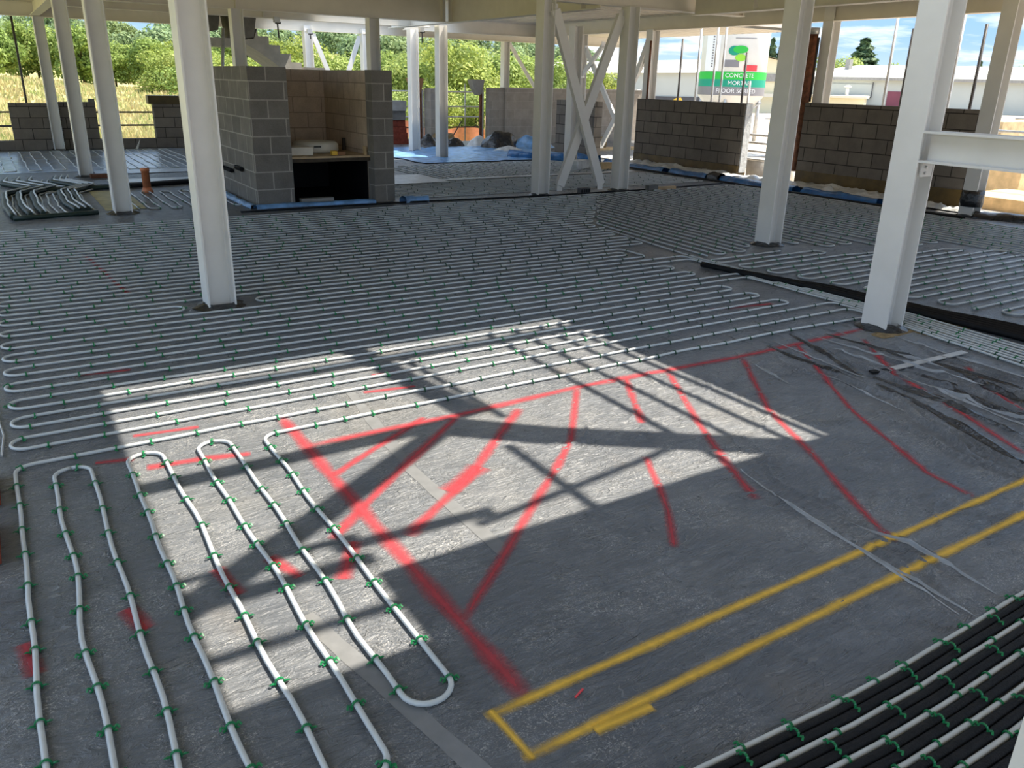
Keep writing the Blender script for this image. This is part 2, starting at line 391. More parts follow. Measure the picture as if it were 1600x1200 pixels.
# ---------------------------------------------------------------- ground and terrain
def sstep(a, b, t): t = min(1, max(0, (t - a) / (b - a))); return t * t * (3 - 2 * t)
def gz(x, y):
    d = math.hypot(x, y); az = math.degrees(math.atan2(x, y))
    left = 1 - sstep(30, 44, az)
    z = -0.28 + left * (0.85 * sstep(26, 62, d) + 5.6 * sstep(85, 190, d))
    z += 0.55 * (1 - sstep(1, 8, az)) * sstep(28, 55, d) * (1 if az > -40 else 0)
    return z
g = MB()
def gfn(u, v):
    x = -70 + 330 * u; y = -40 + 300 * v
    return (x, y, gz(x, y) + 0.05 * mnoise.noise((x * 0.3, y * 0.3, 0)))
g.grid(gfn, 165, 150)
tag(g.build('ground', 'meadow_ground'), kind='structure')

# ---------------------------------------------------------------- floor slab under polythene
rs = np.random.RandomState(3)
FOLD = []   # (x0,y0,x1,y1,width,height)
for i in range(26):
    x = 3.75 + 1.55 * rs.rand(); y = 2.3 + 1.1 * rs.rand(); ln = 0.6 + 0.9 * rs.rand(); a = -1.72 + 0.22 * rs.randn() * 0.6
    FOLD.append((x, y, x + ln * math.cos(a), y + ln * math.sin(a), 0.011 + 0.012 * rs.rand(), 0.010 + 0.010 * rs.rand()))
for i in range(40):
    x = 2.9 + 2.6 * rs.rand(); y = 3.5 + 1.0 * rs.rand(); a = -1.9 + 0.25 * rs.randn(); ln = 0.12 + 0.2 * rs.rand()
    FOLD.append((x, y, x + ln * math.cos(a), y + ln * math.sin(a), 0.011, 0.005 + 0.005 * rs.rand()))
for i in range(95):
    x = 1.9 + 2.6 * rs.rand(); y = 1.15 + 2.1 * rs.rand(); a = 0.25 + 0.35 * rs.randn(); ln = 0.10 + 0.35 * rs.rand()
    FOLD.append((x, y, x + ln * math.cos(a), y + ln * math.sin(a), 0.009 + 0.006 * rs.rand(), 0.004 + 0.005 * rs.rand()))
FOLD += [(2.98, 2.62, 2.72, 1.9, .012, .010), (2.72, 1.9, 2.60, 1.15, .014, .015), (2.80, 2.1, 2.70, 1.2, .012, .012), (2.66, 2.2, 2.52, 1.15, .012, .011),
         (1.5, 1.30, 2.1, 1.22, .012, .008), (1.2, 1.26, 1.9, 1.17, .012, .008), (0.3, 1.5, 0.95, 1.3, .011, .004), (1.8, 1.45, 2.3, 1.28, .011, .008), (1.7, 1.62, 2.3, 1.75, .011, .006), (1.25, 1.12, 1.6, 1.09, .011, .007)]
def floor_h(x, y):
    x = np.asarray(x, float); y = np.asarray(y, float)
    wx = x + 0.05 * np.sin(5.1 * y + 1.3 * x) + 0.02 * np.sin(13 * y + 4 * x + 1)
    wy = y + 0.06 * np.sin(2.3 * x + 0.7) + 0.03 * np.sin(6.7 * x - 2.1 * y) + 0.012 * np.sin(17 * x + 9 * y)
    r1 = (1 - np.abs(np.sin(wy * PI / 0.085 + 1.1 * np.sin(3.1 * wx)))) ** 4
    m1 = np.clip(np.sin(2.1 * wx + 0.5 * wy) * np.sin(3.3 * wy + 1.0 * wx) * 1.4 + 0.1, 0, 1)
    reg = np.clip((x - 1.3) / 0.8, 0.12, 1) * np.clip((3.9 - y) / 0.6, 0.15, 1)
    h = 0.0060 * r1 * m1 * reg
    h = h + 0.0020 * np.sin(3.7 * wx + 2 * wy) * np.sin(4.3 * wy - wx) * reg
    for (x0, y0, x1, y1, w, a) in FOLD:
        dx, dy = x1 - x0, y1 - y0; L2 = dx * dx + dy * dy
        t = ((wx - x0) * dx + (wy - y0) * dy) / L2; tc_ = np.clip(t, 0, 1)
        dd = (wx - x0 - tc_ * dx) ** 2 + (wy - y0 - tc_ * dy) ** 2
        h = h + a * np.exp(-dd / (w * w)) * np.sin(PI * np.clip(t, 0.04, 0.96)) ** 0.5
    edge = np.clip((x + 0.55) / 0.3, 0, 1) * np.clip((6.5 - x) / 0.3, 0, 1) * np.clip((y + 0.15) / 0.2, 0, 1) * np.clip((4.95 - y) / 0.3, 0, 1)
    return h * edge
FX0, FX1, FY0, FY1, ST = -0.6, 6.6, -0.2, 5.0, 0.0125
nx = int((FX1 - FX0) / ST); ny = int((FY1 - FY0) / ST)
gx = np.linspace(FX0, FX1, nx + 1); gy = np.linspace(FY0, FY1, ny + 1)
GX, GY = np.meshgrid(gx, gy); GH = floor_h(GX, GY)
verts = np.stack([GX.ravel(), GY.ravel(), GH.ravel()], 1).tolist()
ii = np.arange(ny)[:, None] * (nx + 1) + np.arange(nx)[None, :]
faces = np.stack([ii, ii + 1, ii + nx + 2, ii + nx + 1], -1).reshape(-1, 4).tolist()
nf = len(faces)
def slabquad(x0, x1, y0, y1):
    o = len(verts); verts.extend([(x0, y0, 0), (x1, y0, 0), (x1, y1, 0), (x0, y1, 0)]); faces.append([o, o + 1, o + 2, o + 3])
slabquad(-2, FX0, -3, 21.2); slabquad(FX0, FX1, -3, FY0); slabquad(FX0, FX1, FY1, 21.2); slabquad(FX1, 12.42, -3, 21.2); slabquad(12.42, 17, 14.6, 21.2)
for (a, b) in (((-2, -3), (12.42, -3)), ((12.42, -3), (12.42, 14.6)), ((12.42, 14.6), (17, 14.6)), ((17, 14.6), (17, 21.2)), ((17, 21.2), (-2, 21.2)), ((-2, 21.2), (-2, -3))):
    o = len(verts); verts.extend([(a[0], a[1], -0.35), (b[0], b[1], -0.35), (b[0], b[1], 0), (a[0], a[1], 0)]); faces.append([o, o + 1, o + 2, o + 3])
me = bpy.data.meshes.new('floor'); me.from_pydata(verts, [], faces); me.materials.append(M['polythene_floor'])
sm = [True] * nf + [False] * (len(faces) - nf); me.polygons.foreach_set('use_smooth', sm)
fo = bpy.data.objects.new('floor', me); COL.objects.link(fo); tag(fo, kind='structure')

# ---------------------------------------------------------------- profiled steel deck overhead (the ceiling), with the stairwell left open
def deck_panel(mb, x0, x1, y0, y1, zb, top):
    p = 0.30; prof = []; y = y0
    while y < y1 - 1e-6:
        for dy, dz in ((0, 0), (0.14, 0), (0.17, 0.06), (0.27, 0.06)):
            if y + dy < y1: prof.append((y + dy, zb + dz))
        y += p
    prof.append((y1, zb)); n = len(prof); o = len(mb.v)
    for x in (x0, x1):
        for (yy, zz) in prof: mb.v.append((x, yy, zz))
    for i in range(n - 1): mb.f.append([o + i, o + i + 1, o + n + i + 1, o + n + i])
    # concrete edge and top
    mb.box(x0, x1, y0, y1, zb + 0.061, top)
    for x in (x0, x1): mb.box(x - 0.002, x + 0.002, y0, y1, zb, zb + 0.07)
c = MB()
for r in ((-2.2, 2.04, -3.2, 16), (5.20, 10.0, -3.2, 16), (2.04, 5.20, -3.2, 1.36), (2.04, 5.20, 4.235, 16), (2.73, 5.20, 1.36, 1.78)):  # last panel added to cut off the near edge of the sunlit patch
    deck_panel(c, *r, 3.12, 3.27)
deck_panel(c, 10.0, 13.3, -3.2, 18.6, 2.985, 3.14)  # unseen overhang past the right edge beam, added to keep sun off the floor
deck_panel(c, -3.5, 6.2, 16.0, 23.5, 2.95, 3.12)  # extended to the right, unseen, to shade the low left walls
deck_panel(c, 9.4, 14.4, 18.6, 22.6, 2.985, 3.14)
deck_panel(c, 13.3, 18, 15.2, 22.6, 2.985, 3.14)
tag(c.build('ceiling', 'deck_steel'), kind='structure')

# ---------------------------------------------------------------- steel columns
def column(x, y, z1, label, group=None, plate=True, hw=0.102, fz=0.0, mat='white_steel', hollow=False):
    t = thing('steel_column', label, 'column', (x, y, fz), group)
    m = MB()
    if hollow:
        m.box(x - hw, x + hw, y - hw, y + hw, fz + 0.012, z1)
    else:
        m.box(x - hw, x - hw + 0.013, y - hw, y + hw, fz + 0.012, z1); m.box(x + hw - 0.013, x + hw, y - hw, y + hw, fz + 0.012, z1)
        m.box(x - hw + 0.013, x + hw - 0.013, y - 0.0045, y + 0.0045, fz + 0.012, z1)
        for sx in (-1, 1):       # root fillets
            for sy in (-1, 1):
                a = (x + sx * (hw - 0.013), y + sy * 0.0045)
                m.prism([(a[0], a[1], fz + .012), (a[0] - sx * 0.012, a[1], fz + .012), (a[0], a[1] + sy * 0.012, fz + .012)], (0, 0, z1 - fz - 0.012))
    m.build('shaft', mat, t)
    if plate:
        MB().box(x - 0.118, x + 0.118, y - 0.112, y + 0.112, fz, fz + 0.012).build('foot_shade_plate', 'dark_grey', t)  # plate coloured dark for the black gap and shadow at the foot
        MB().grid(lambda u, v: (x + (0.10 + 0.07 * v) * math.cos(2 * PI * u) * (1.1 + .3 * mnoise.noise((x + 3 * math.cos(6.28 * u), y + 3 * math.sin(6.28 * u), 0))),
                                y + (0.10 + 0.07 * v) * math.sin(2 * PI * u) * 1.1, fz + 0.004 + 0.03 * (1 - v)), 24, 2).build('foot_shade_collar', 'black_polythene', t)  # black ring put round the foot to darken the same gap
    return t
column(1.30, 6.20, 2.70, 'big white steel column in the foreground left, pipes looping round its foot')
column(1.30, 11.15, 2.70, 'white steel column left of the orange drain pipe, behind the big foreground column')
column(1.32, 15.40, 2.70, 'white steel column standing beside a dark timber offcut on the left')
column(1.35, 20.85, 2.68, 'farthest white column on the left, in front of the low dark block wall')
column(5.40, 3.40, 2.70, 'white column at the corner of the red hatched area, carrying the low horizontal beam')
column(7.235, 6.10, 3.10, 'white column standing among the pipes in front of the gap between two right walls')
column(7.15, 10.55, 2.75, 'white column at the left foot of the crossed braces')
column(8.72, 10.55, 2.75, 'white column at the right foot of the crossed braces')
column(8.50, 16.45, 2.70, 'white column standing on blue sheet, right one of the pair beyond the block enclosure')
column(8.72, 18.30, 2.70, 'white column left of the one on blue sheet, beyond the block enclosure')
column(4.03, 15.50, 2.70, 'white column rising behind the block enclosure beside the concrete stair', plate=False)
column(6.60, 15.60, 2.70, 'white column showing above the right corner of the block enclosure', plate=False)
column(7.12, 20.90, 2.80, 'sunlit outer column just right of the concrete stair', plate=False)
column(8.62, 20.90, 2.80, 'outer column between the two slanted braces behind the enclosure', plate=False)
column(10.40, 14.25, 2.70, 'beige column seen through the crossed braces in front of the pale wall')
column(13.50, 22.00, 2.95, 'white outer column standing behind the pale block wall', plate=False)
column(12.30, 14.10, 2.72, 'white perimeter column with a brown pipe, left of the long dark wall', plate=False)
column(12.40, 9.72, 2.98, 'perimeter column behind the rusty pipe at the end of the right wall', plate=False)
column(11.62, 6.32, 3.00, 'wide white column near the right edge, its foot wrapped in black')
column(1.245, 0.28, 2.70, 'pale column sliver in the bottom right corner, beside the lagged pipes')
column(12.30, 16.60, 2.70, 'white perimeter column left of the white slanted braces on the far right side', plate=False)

# ---------------------------------------------------------------- beams
def ibeam(a, b, z0, d, w, label, group=None, name='steel_beam', mat='beam_steel', stiff=(), cat='beam'):
    a2 = Vector((a[0], a[1], 0)); b2 = Vector((b[0], b[1], 0)); n = (b2 - a2).normalized(); s_ = Vector((n.y, -n.x, 0)); ln = (b2 - a2).length
    t = thing(name, label, cat, ((a[0] + b[0]) / 2, (a[1] + b[1]) / 2, z0), group)
    mid = (a2 + b2) / 2
    for nm, zz, th, ww in (('bottom_flange', z0 + 0.007, 0.014, w), ('top_flange', z0 + d - 0.007, 0.014, w), ('web', z0 + d / 2, d - 0.028, 0.009)):
        MB().obox(mid + Vector((0, 0, zz)), n * (ln / 2), s_ * (ww / 2), Vector((0, 0, th / 2))).build(nm, mat, t)
    for q in stiff:
        p = a2 + n * (ln * q)
        MB().obox(p + Vector((0, 0, z0 + d / 2)), n * 0.006, s_ * (w / 2), Vector((0, 0, d / 2 - 0.014))).build('stiffener', mat, t)
    return t
ibeam((1.30, -2.8), (1.30, 20.9), 2.70, 0.42, 0.18, 'long white roof beam running back over the left row of columns', stiff=(0.38, 0.59))
ibeam((1.42, 15.52), (8.12, 15.52), 2.70, 0.42, 0.18, 'deep roof beam crossing above the block enclosure', stiff=(0.39, 0.985))
ibeam((8.25, 10.7), (8.25, 18.4), 2.70, 0.42, 0.18, 'deep roof beam running back to the columns on blue sheet', stiff=(0.05, 0.62))
ibeam((7.0, 10.68), (11.24, 10.68), 2.75, 0.44, 0.18, 'deep roof beam above the crossed braces, cut off at its right end', stiff=(0.99,))
ibeam((10.05, -2.5), (10.05, 10.55), 2.70, 0.42, 0.18, 'roof beam passing behind the top of the column among the pipes', stiff=(0.9,))
ibeam((12.35, -2.5), (12.35, 18.6), 2.70, 0.285, 0.18, 'edge beam along the right side above the dark block walls')
ibeam((-3.4, 20.95), (11.7, 20.95), 2.68, 0.27, 0.18, 'edge beam along the back of the building above the meadow')
ibeam((1.4, 17.4), (8.7, 17.4), 2.70, 0.25, 0.15, 'shallow beam just behind the deep one over the enclosure', stiff=(0.5,))
ibeam((8.7, 18.7), (12.4, 18.7), 2.70, 0.285, 0.16, 'short cream beam at the back right, ending in mid air', stiff=(0.99,))
ibeam((11.7, 21.9), (18, 21.9), 2.72, 0.265, 0.16, 'edge beam above the pale block wall at the back')
ibeam((5.16, 4.33), (1.4, 4.33), 2.75, 0.36, 0.15, 'trimmer beam on the far side of the stairwell opening')
ibeam((5.30, 1.10), (5.40, 3.295), 1.195, 0.203, 0.203, 'low white landing beam bolted to the right hand column', name='landing_beam', mat='white_steel')
t = thing('cleat_plate', 'small bolted steel cleat on the column under the landing beam', 'bracket', (5.40, 3.29, 1.10))
MB().box(5.34, 5.46, 3.285, 3.298, 1.10, 1.19).build('plate', 'white_steel', t)
for z in (1.125, 1.165):
    MB().cyl((5.38, 3.285, z), (5.38, 3.272, z), 0.010, 6).build('bolt', 'galvanised', t)

# flat braces
def brace(a, b, w, t_, label, cat='brace', group=None, up=(0, 1, 0), mat='white_steel', foot=True):
    t = thing('diagonal_brace', label, cat, (a[0], a[1], a[2]), group)
    MB().bar(a, b, w, t_, up).build('bar', mat, t)
    if foot:
        for p in (a, b):
            MB().obox(p, (0.05, 0, 0), (0, 0.006, 0), (0, 0, 0.08)).build('gusset_plate', mat, t)
    return t
brace((8.28, 10.50, 0.12), (7.27, 10.50, 2.62), 0.145, 0.07, 'white brace of the cross leaning from upper left to lower right', up=(0, 1, 0))
brace((7.55, 10.60, 0.12), (8.58, 10.60, 2.62), 0.145, 0.07, 'white brace of the cross leaning from lower left to upper right', up=(0, 1, 0))
brace((7.29, 20.9, 2.55), (7.95, 20.9, 0.9), 0.11, 0.05, 'pale slanted brace falling right from the sunlit outer column')
brace((8.45, 20.9, 2.55), (7.80, 20.9, 0.9), 0.11, 0.05, 'pale slanted brace falling left from the outer column behind the enclosure')
brace((13.66, 22.0, 2.65), (14.75, 22.0, 1.25), 0.10, 0.05, 'thin white brace falling right from the outer column behind the pale wall')
brace((12.3, 16.42, 2.38), (12.3, 14.75, 0.35), 0.12, 0.05, 'white sunlit brace falling towards the right behind the crossed braces', up=(1, 0, 0))
brace((12.36, 15.70, 0.28), (12.36, 14.35, 2.2), 0.12, 0.05, 'white sunlit brace rising towards the right behind the crossed braces', up=(1, 0, 0))
brace((12.24, 15.70, 2.45), (12.24, 16.42, 1.83), 0.10, 0.05, 'short white brace high between the beige and perimeter columns', up=(1, 0, 0))
brace((12.3, 14.27, 2.45), (12.3, 14.85, 1.2), 0.11, 0.05, 'white brace high on the left of the perimeter column with the brown pipe', up=(1, 0, 0))

# steel above the stairwell: it casts the barred sunlight on the sheet
def hi(fx, fy, z=4.2): return (fx + 0.555 * z, fy - 0.1618 * z, z)
def over(a, b, w, label, name='shadow_caster', cat='rail', z=4.2, t_=0.05, group=None):
    return solo(MB().bar(hi(*a, z), hi(*b, z), w, t_), name, 'white_steel', label, cat, group)
over((0.1, 4.46), (3.5, 4.46), 0.125, 'unseen horizontal bar casting a shadow along the far side of the sunlit patch')
over((1.76, 4.85), (1.94, 3.40), 0.155, 'unseen bar overhead casting the lengthwise shadow band in the sunlit patch', 'shadow_caster_beam', 'beam')
over((1.99, 4.42), (2.06, 3.30), 0.03, 'unseen thin bar casting the fine shadow beside the lengthwise band', 'shadow_caster_rod', 'shadow_caster_rod')
over((0.1, 3.37), (1.78, 3.37), 0.115, 'unseen bar casting the crosswise shadow in the left of the sunlit patch', 'shadow_caster_beam', 'beam')
over((1.72, 3.36), (2.15, 2.98), 0.22, 'unseen wide bar casting the broad diagonal shadow, inner half', 'shadow_caster_beam', 'beam')
over((2.10, 3.03), (3.15, 2.25), 0.20, 'unseen wide bar casting the broad diagonal shadow, outer half', 'shadow_caster_beam', 'beam')
over((1.74, 3.34), (0.2, 2.36), 0.125, 'unseen bar casting the diagonal shadow at the near left of the sunlit patch', 'shadow_caster_beam', 'beam')
for i, (x0, x1) in enumerate(((2.72, 2.68), (2.93, 2.93), (3.13, 3.16), (3.30, 3.34))):
    over((x0, 4.6), (x1, 2.2), 0.036, 'unseen thin bar casting a fine shadow line at the right of the sunlit patch', 'shadow_caster_rail', 'rail', 3.55, 0.03, 'unseen bars casting the fine shadow lines')
over((0.85, 2.53), (1.50, 2.49), 0.07, 'unseen bar casting the thick shadow across the near middle of the patch', 'shadow_caster_bar', 'bar')
over((1.4, 2.42), (2.75, 2.60), 0.04, 'unseen bar casting the thin shadow across the near right of the patch', 'shadow_caster_bar', 'bar')
over((1.89, 3.0), (1.89, 2.25), 0.035, 'unseen short bar casting the thin shadow below the broad diagonal one', 'shadow_caster_bar', 'bar')
for yy, w in ((2.60, 0.045), (2.43, 0.085), (2.13, 0.05)):
    over((0.1, yy), (0.95, yy - 0.02), w, 'unseen bar casting a shadow across the near left corner of the patch', 'shadow_caster_rail', 'rail', 4.4, 0.04, 'unseen bars shading the near patch corner')

# ---------------------------------------------------------------- underfloor heating pipes
def fillet(P, r, seg=6):
    P = [Vector((p[0], p[1], 0)) for p in P]; out = [P[0]]
    for i in range(1, len(P) - 1):
        a, b, c = P[i - 1], P[i], P[i + 1]
        u = (a - b); v = (c - b); lu, lv = u.length, v.length; u.normalize(); v.normalize()
        ang = u.angle(v)
        if ang > 3.05: out.append(b); continue
        d = min(r / math.tan(ang / 2), lu * 0.499, lv * 0.499); rr = d * math.tan(ang / 2)
        p0, p1 = b + u * d, b + v * d; ctr = b + (u + v).normalized() * (rr / math.sin(ang / 2))
        e0, e1 = p0 - ctr, p1 - ctr
        sw = math.atan2(e0.x * e1.y - e0.y * e1.x, e0.dot(e1))
        for k in range(seg + 1):
            out.append(ctr + Matrix.Rotation(sw * k / seg, 3, 'Z') @ e0)
    out.append(P[-1]); return out
def resample(P, step, amp, seed):
    out = []; s_ = 0.0; rnd = random.Random(seed); ph = rnd.random() * 50
    for a, b in zip(P[:-1], P[1:]):
        d = b - a; ln = d.length
        if ln < 1e-6: continue
        n = max(1, int(ln / step)); side = Vector((-d.y, d.x, 0)) / ln
        for k in range(n):
            t = k / n; q = a + d * t; ss = s_ + ln * t
            fade = min(1, 6 * t, 6 * (1 - t)) if ln > 0.5 else 0
            out.append(q + side * (amp * fade * mnoise.noise((ss * 2.3 + ph, seed * 3.1, 0.0))))
        s_ += ln
    out.append(P[-1]); return out
def clip_proto(lod):
    m = MB(); r = 0.0115; w = 0.0035 if lod == 0 else 0.0036
    n = 7 if lod == 0 else 3; pr = []
    for k in range(n + 1):
        a = PI * k / n; pr.append((math.cos(a) * r, 0.011 + math.sin(a) * r))
    pr = [(r, 0.0)] + pr + [(-r, 0.0)]
    for (x0, z0), (x1, z1) in zip(pr[:-1], pr[1:]):
        nx_, nz_ = (z1 - z0), -(x1 - x0); q = math.hypot(nx_, nz_) or 1; nx_, nz_ = nx_ / q * 0.003, nz_ / q * 0.003
        m.quadset([(x0, -w, z0), (x1, -w, z1), (x1, w, z1), (x0, w, z0), (x0 + nx_, -w, z0 + nz_), (x1 + nx_, -w, z1 + nz_), (x1 + nx_, w, z1 + nz_), (x0 + nx_, w, z0 + nz_)],
                  [(0, 1, 2, 3), (4, 7, 6, 5), (0, 4, 5, 1), (3, 2, 6, 7), (0, 3, 7, 4), (1, 5, 6, 2)])
    for sx in (-1, 1):                      # spread barbs on both sides
        if lod == 0:
            m.bar((sx * r, 0, 0.008), (sx * 0.024, 0.006, 0.013), 0.006, 0.003)
            m.bar((sx * 0.023, 0.006, 0.013), (sx * 0.028, -0.002, 0.006), 0.006, 0.003)
            m.bar((sx * r, 0, 0.006), (sx * 0.021, -0.007, 0.004), 0.005, 0.003)
        else: m.bar((sx * r, 0, 0.009), (sx * 0.022, 0.003, 0.008), 0.007, 0.004)
    return m
CLIP_ME = clip_proto(0).data('pipe_clip', M['clip_plastic'])
CLIP_LO = clip_proto(1)
def pipe(P, label, r=0.0085, seed=0, rad=0.07, amp=0.014, mat='pipe_plastic', group=None, clips=0.33, z=None, name='heating_pipe', sides=8, clipmat='clip_plastic', maxclip=100, step=0.16, scale=1.0, cat='pipe', lift=0.0, dy=0.0):
    pts = resample(fillet(P, rad), step, amp, seed)
    zz = (r + 0.001) if z is None else z
    pts = [Vector((p.x, p.y, zz + (0.002 if z is None else 0))) for p in pts]
    c0 = pts[len(pts) // 2]
    t = thing(name, label, cat, (c0.x, c0.y, 0), group)
    MB().tube(pts, r, sides).build('tube', mat, t)
    if clips:
        rnd = random.Random(seed + 99); acc = 0.1; cl = []; vis = []
        for a, b in zip(pts[:-1], pts[1:]):
            d = b - a; ln = d.length
            while acc <= ln:
                q = a + d * (acc / ln); an = math.atan2(d.y, d.x) - PI / 2 + rnd.uniform(-.12, .12)
                cl.append((in_view(q.x, q.y, 0), q.x, q.y, an)); acc += clips * rnd.uniform(0.75, 1.25)
            acc -= ln
        cl = [k for k in cl if k[0] > 0]; cl.sort(reverse=True)
        big = [k for k in cl[:maxclip] if k[0] > 0.09]
        for k in big:
            o = bpy.data.objects.new('pipe_clip', CLIP_ME); COL.objects.link(o); o.parent = t
            o.location = (k[1] - c0.x, k[2] - c0.y + dy, zz - 0.0085 + lift); o.rotation_euler = (0, 0, k[3]); o.scale = (scale,) * 3
        rest = cl[len(big):]
        if rest:
            m = MB()
            for k in rest:
                ca, sa = math.cos(k[3]), math.sin(k[3]); o = len(m.v)
                m.v += [(k[1] + ca * v[0] - sa * v[1], k[2] + sa * v[0] + ca * v[1], v[2] + zz - 0.0085) for v in CLIP_LO.v]
                m.f += [[i + o for i in f] for f in CLIP_LO.f]
            tag(m.build('pipe_clip', 'clip_shaded', t), kind='stuff')
    return t

LX = -0.135
pipe([(5.290, 0.5), (5.440, 2.2), (5.61, 3.5), (5.61, 3.84), (LX, 3.84), (LX, 1.0), (0.005, 1.0), (0.005, 3.715), (0.148, 3.715), (0.148, 1.15), (0.295, 1.15), (0.295, 3.715), (0.443, 3.715),
      (0.46, 1.46), (0.612, 1.46), (0.595, 3.70), (0.742, 3.70), (0.735, 1.625), (0.885, 1.625), (0.893, 3.655), (4.7, 3.655), (5.56, 3.60), (5.56, 3.5), (5.380, 2.2), (5.220, 0.5)],
     'nearest grey heating pipe, folded into hairpin loops along the lower left', seed=1, rad=0.075, amp=0.02, clips=0.20, sides=12, step=0.1)
rows = []
def serp(ys, xl, xr, start_left_end=True):
    """boustrophedon over rows ys; the first row runs leftwards"""
    out = []; left = True
    for y in ys:
        a, b = (xr(y), xl(y)) if left else (xl(y), xr(y))
        out += [(a, y), (b, y)]; left = not left
    return out
pipe([(5.360, 0.5), (5.500, 2.2), (5.66, 3.5)] + [(5.66, 4.03)] + serp([4.03, 4.17, 4.31, 4.45, 4.58, 4.72, 4.87, 5.01], lambda y: LX + .01 * math.sin(40 * y), lambda y: 5.66 if y < 4.1 else (5.71 if y > 4.95 else 5.33 - .12 * (y - 4.2)))[1:] + [(5.71, 3.5), (5.560, 2.2), (5.430, 0.5)],
     'grey heating pipe snaking in tight rows just beyond the hairpin loops', seed=2, clips=0.30)
pipe([(5.500, 0.5), (5.620, 2.2), (5.76, 3.5), (5.76, 5.15)] + serp([5.15, 5.29, 5.43, 5.57, 5.71, 5.85], lambda y: LX, lambda y: 5.76 if y < 5.2 else (5.81 if y > 5.8 else 5.38))[1:] + [(5.81, 3.5), (5.680, 2.2), (5.570, 0.5)],
     'grey heating pipe rows in front of the foot of the big left column', seed=3)
pipe([(5.640, 0.5), (5.740, 2.2), (5.86, 3.5), (5.86, 6.0), (LX, 6.0), (LX, 6.13), (1.04, 6.13), (1.04, 6.28), (LX, 6.28), (LX, 6.42), (5.38, 6.42), (5.38, 6.28), (1.58, 6.28), (1.58, 6.14), (5.5, 6.14), (5.5, 6.56),
      (LX, 6.56), (LX, 6.70), (5.95, 6.70), (5.95, 6.84), (LX, 6.84), (LX, 6.98), (6.0, 6.98), (6.0, 7.12), (LX, 7.12), (LX, 7.26), (6.02, 7.26), (6.02, 7.40), (LX, 7.40), (LX, 7.54), (6.12, 7.54), (5.93, 6.0), (5.91, 3.5), (5.800, 2.2), (5.710, 0.5)],
     'grey heating pipe that loops around the foot of the big left column', seed=4)
yr = [7.68 + .142 * k for k in range(10)]
pipe(serp(yr, lambda y: LX, lambda y: 6.16 if y < 8.1 else 6.3 + (y - 8.1) * 0.83), 'grey heating pipe rows in the middle distance beyond the big left column', seed=5)
yr = [9.10 + .142 * k for k in range(9)]
pipe(serp(yr, lambda y: LX, lambda y: 6.3 + (y - 8.1) * 0.83), 'farthest rows of grey heating pipe before the block enclosure', seed=6)

def yserp(xs, lo, hi_, slant=0.0):
    out = []; up = True
    for x in xs:
        a, b = (lo(x), hi_(x)) if up else (hi_(x), lo(x))
        sh = lambda y: -slant * min(1, max(0, (8 - y) / 2.2))
        out += [(x + sh(a), a), (x + sh(b), b)]; up = not up
    return out
def flo(x): return 5.88 if x < 7.05 else (6.28 if x < 7.75 else (5.66 if x < 8.5 else (5.25 if x < 9.45 else 0.8)))
def fhi(x): return 8.0 + (x - 6.3) * 1.28 if x < 8.05 else 10.25
pipe(yserp([6.28 + .148 * k for k in range(16)], flo, fhi, 0.2), 'grey heating pipe running lengthwise around the column among the pipes', seed=7)
pipe(yserp([8.58 + .148 * k for k in range(9)], flo, fhi), 'grey heating pipe running lengthwise right of the column among the pipes', seed=8)
pipe(yserp([9.93 + .148 * k for k in range(9)], flo, fhi), 'grey heating pipe running lengthwise next to the blue covered wall edge', seed=9)
ys = [5.716 - .148 * k for k in range(17)]
def gxl(y): return 5.98 + (5.5 - y) * 0.26
def gxr(y): return 7.0 if y > 5.6 else 7.4 if y > 5.2 else (8.35 + (5.2 - y) * 1.9 if y > 4.75 else 9.3)
pipe(serp(ys, gxl, gxr), 'grey heating pipe rows behind the right hand column, beside the black pipe bundle', seed=10)
ys = [3.20 - .148 * k for k in range(12)]
pipe(serp(ys, lambda y: gxl(y) + .05, gxr), 'grey heating pipe rows at the right edge over the ochre board', seed=11)

# lagged black trunk of feed pipes
for i, (y0, nm) in enumerate(((5.55, 'leftmost'), (5.15, 'second from left'), (4.65, 'middle'), (4.1, 'fourth from left'), (3.6, 'rightmost'))):
    xo = 5.985 + 0.062 * i
    pipe([(xo - 0.30 + 0.05 * (5.5 - y0), y0), (xo - .10, 4.4 if y0 > 4.4 else y0 - .3), (xo, 2.9), (xo + .05, 0.4)], 'black lagged feed pipe, %s of the dark bundle behind the right column' % nm, r=0.026, z=0.027, seed=30 + i, rad=0.5, mat='black_foam', name='lagged_pipe', clips=0)

# manifold tails in the lower right corner: grey pipes between black lagged ones
for i in range(7):
    y = 1.065 - 0.079 * i
    P = [(0.75, y + 0.03), (1.30, y + 0.002), (1.75, y - 0.025), (2.05, y - 0.03), (2.9, y - 0.015), (4.6, y - 0.02)]
    pipe(P, 'grey pipe in the lagged bundle at lower right, %s from its upper edge' % ('first', 'second', 'third', 'fourth', 'fifth', 'sixth', 'seventh')[i] if i else 'topmost grey pipe along the edge of the lagged bundle at lower right', seed=40 + i, rad=0.8, amp=0.006, clips=0.17, sides=12, step=0.08, r=0.009)
    if i < 6:
        for k in (0, 1):
            yb = y - 0.026 - 0.027 * k
            Q = [(0.75, yb + 0.03), (1.30, yb + 0.002), (1.75, yb - 0.025), (2.05, yb - 0.03), (2.9, yb - 0.015), (4.6, yb - 0.02)]
            pipe(Q, 'black lagged pipe, %s one of the %s dark pair at lower right' % (('upper', 'lower')[k], ('first', 'second', 'third', 'fourth', 'fifth', 'sixth')[i]), r=0.0135, z=0.0145, seed=60 + 2 * i + k, rad=0.8, amp=0.004, mat='black_foam', name='lagged_pipe', clips=0.24 if k == 0 else 0, sides=12, step=0.08, scale=0.95, lift=0.014, dy=-0.010)

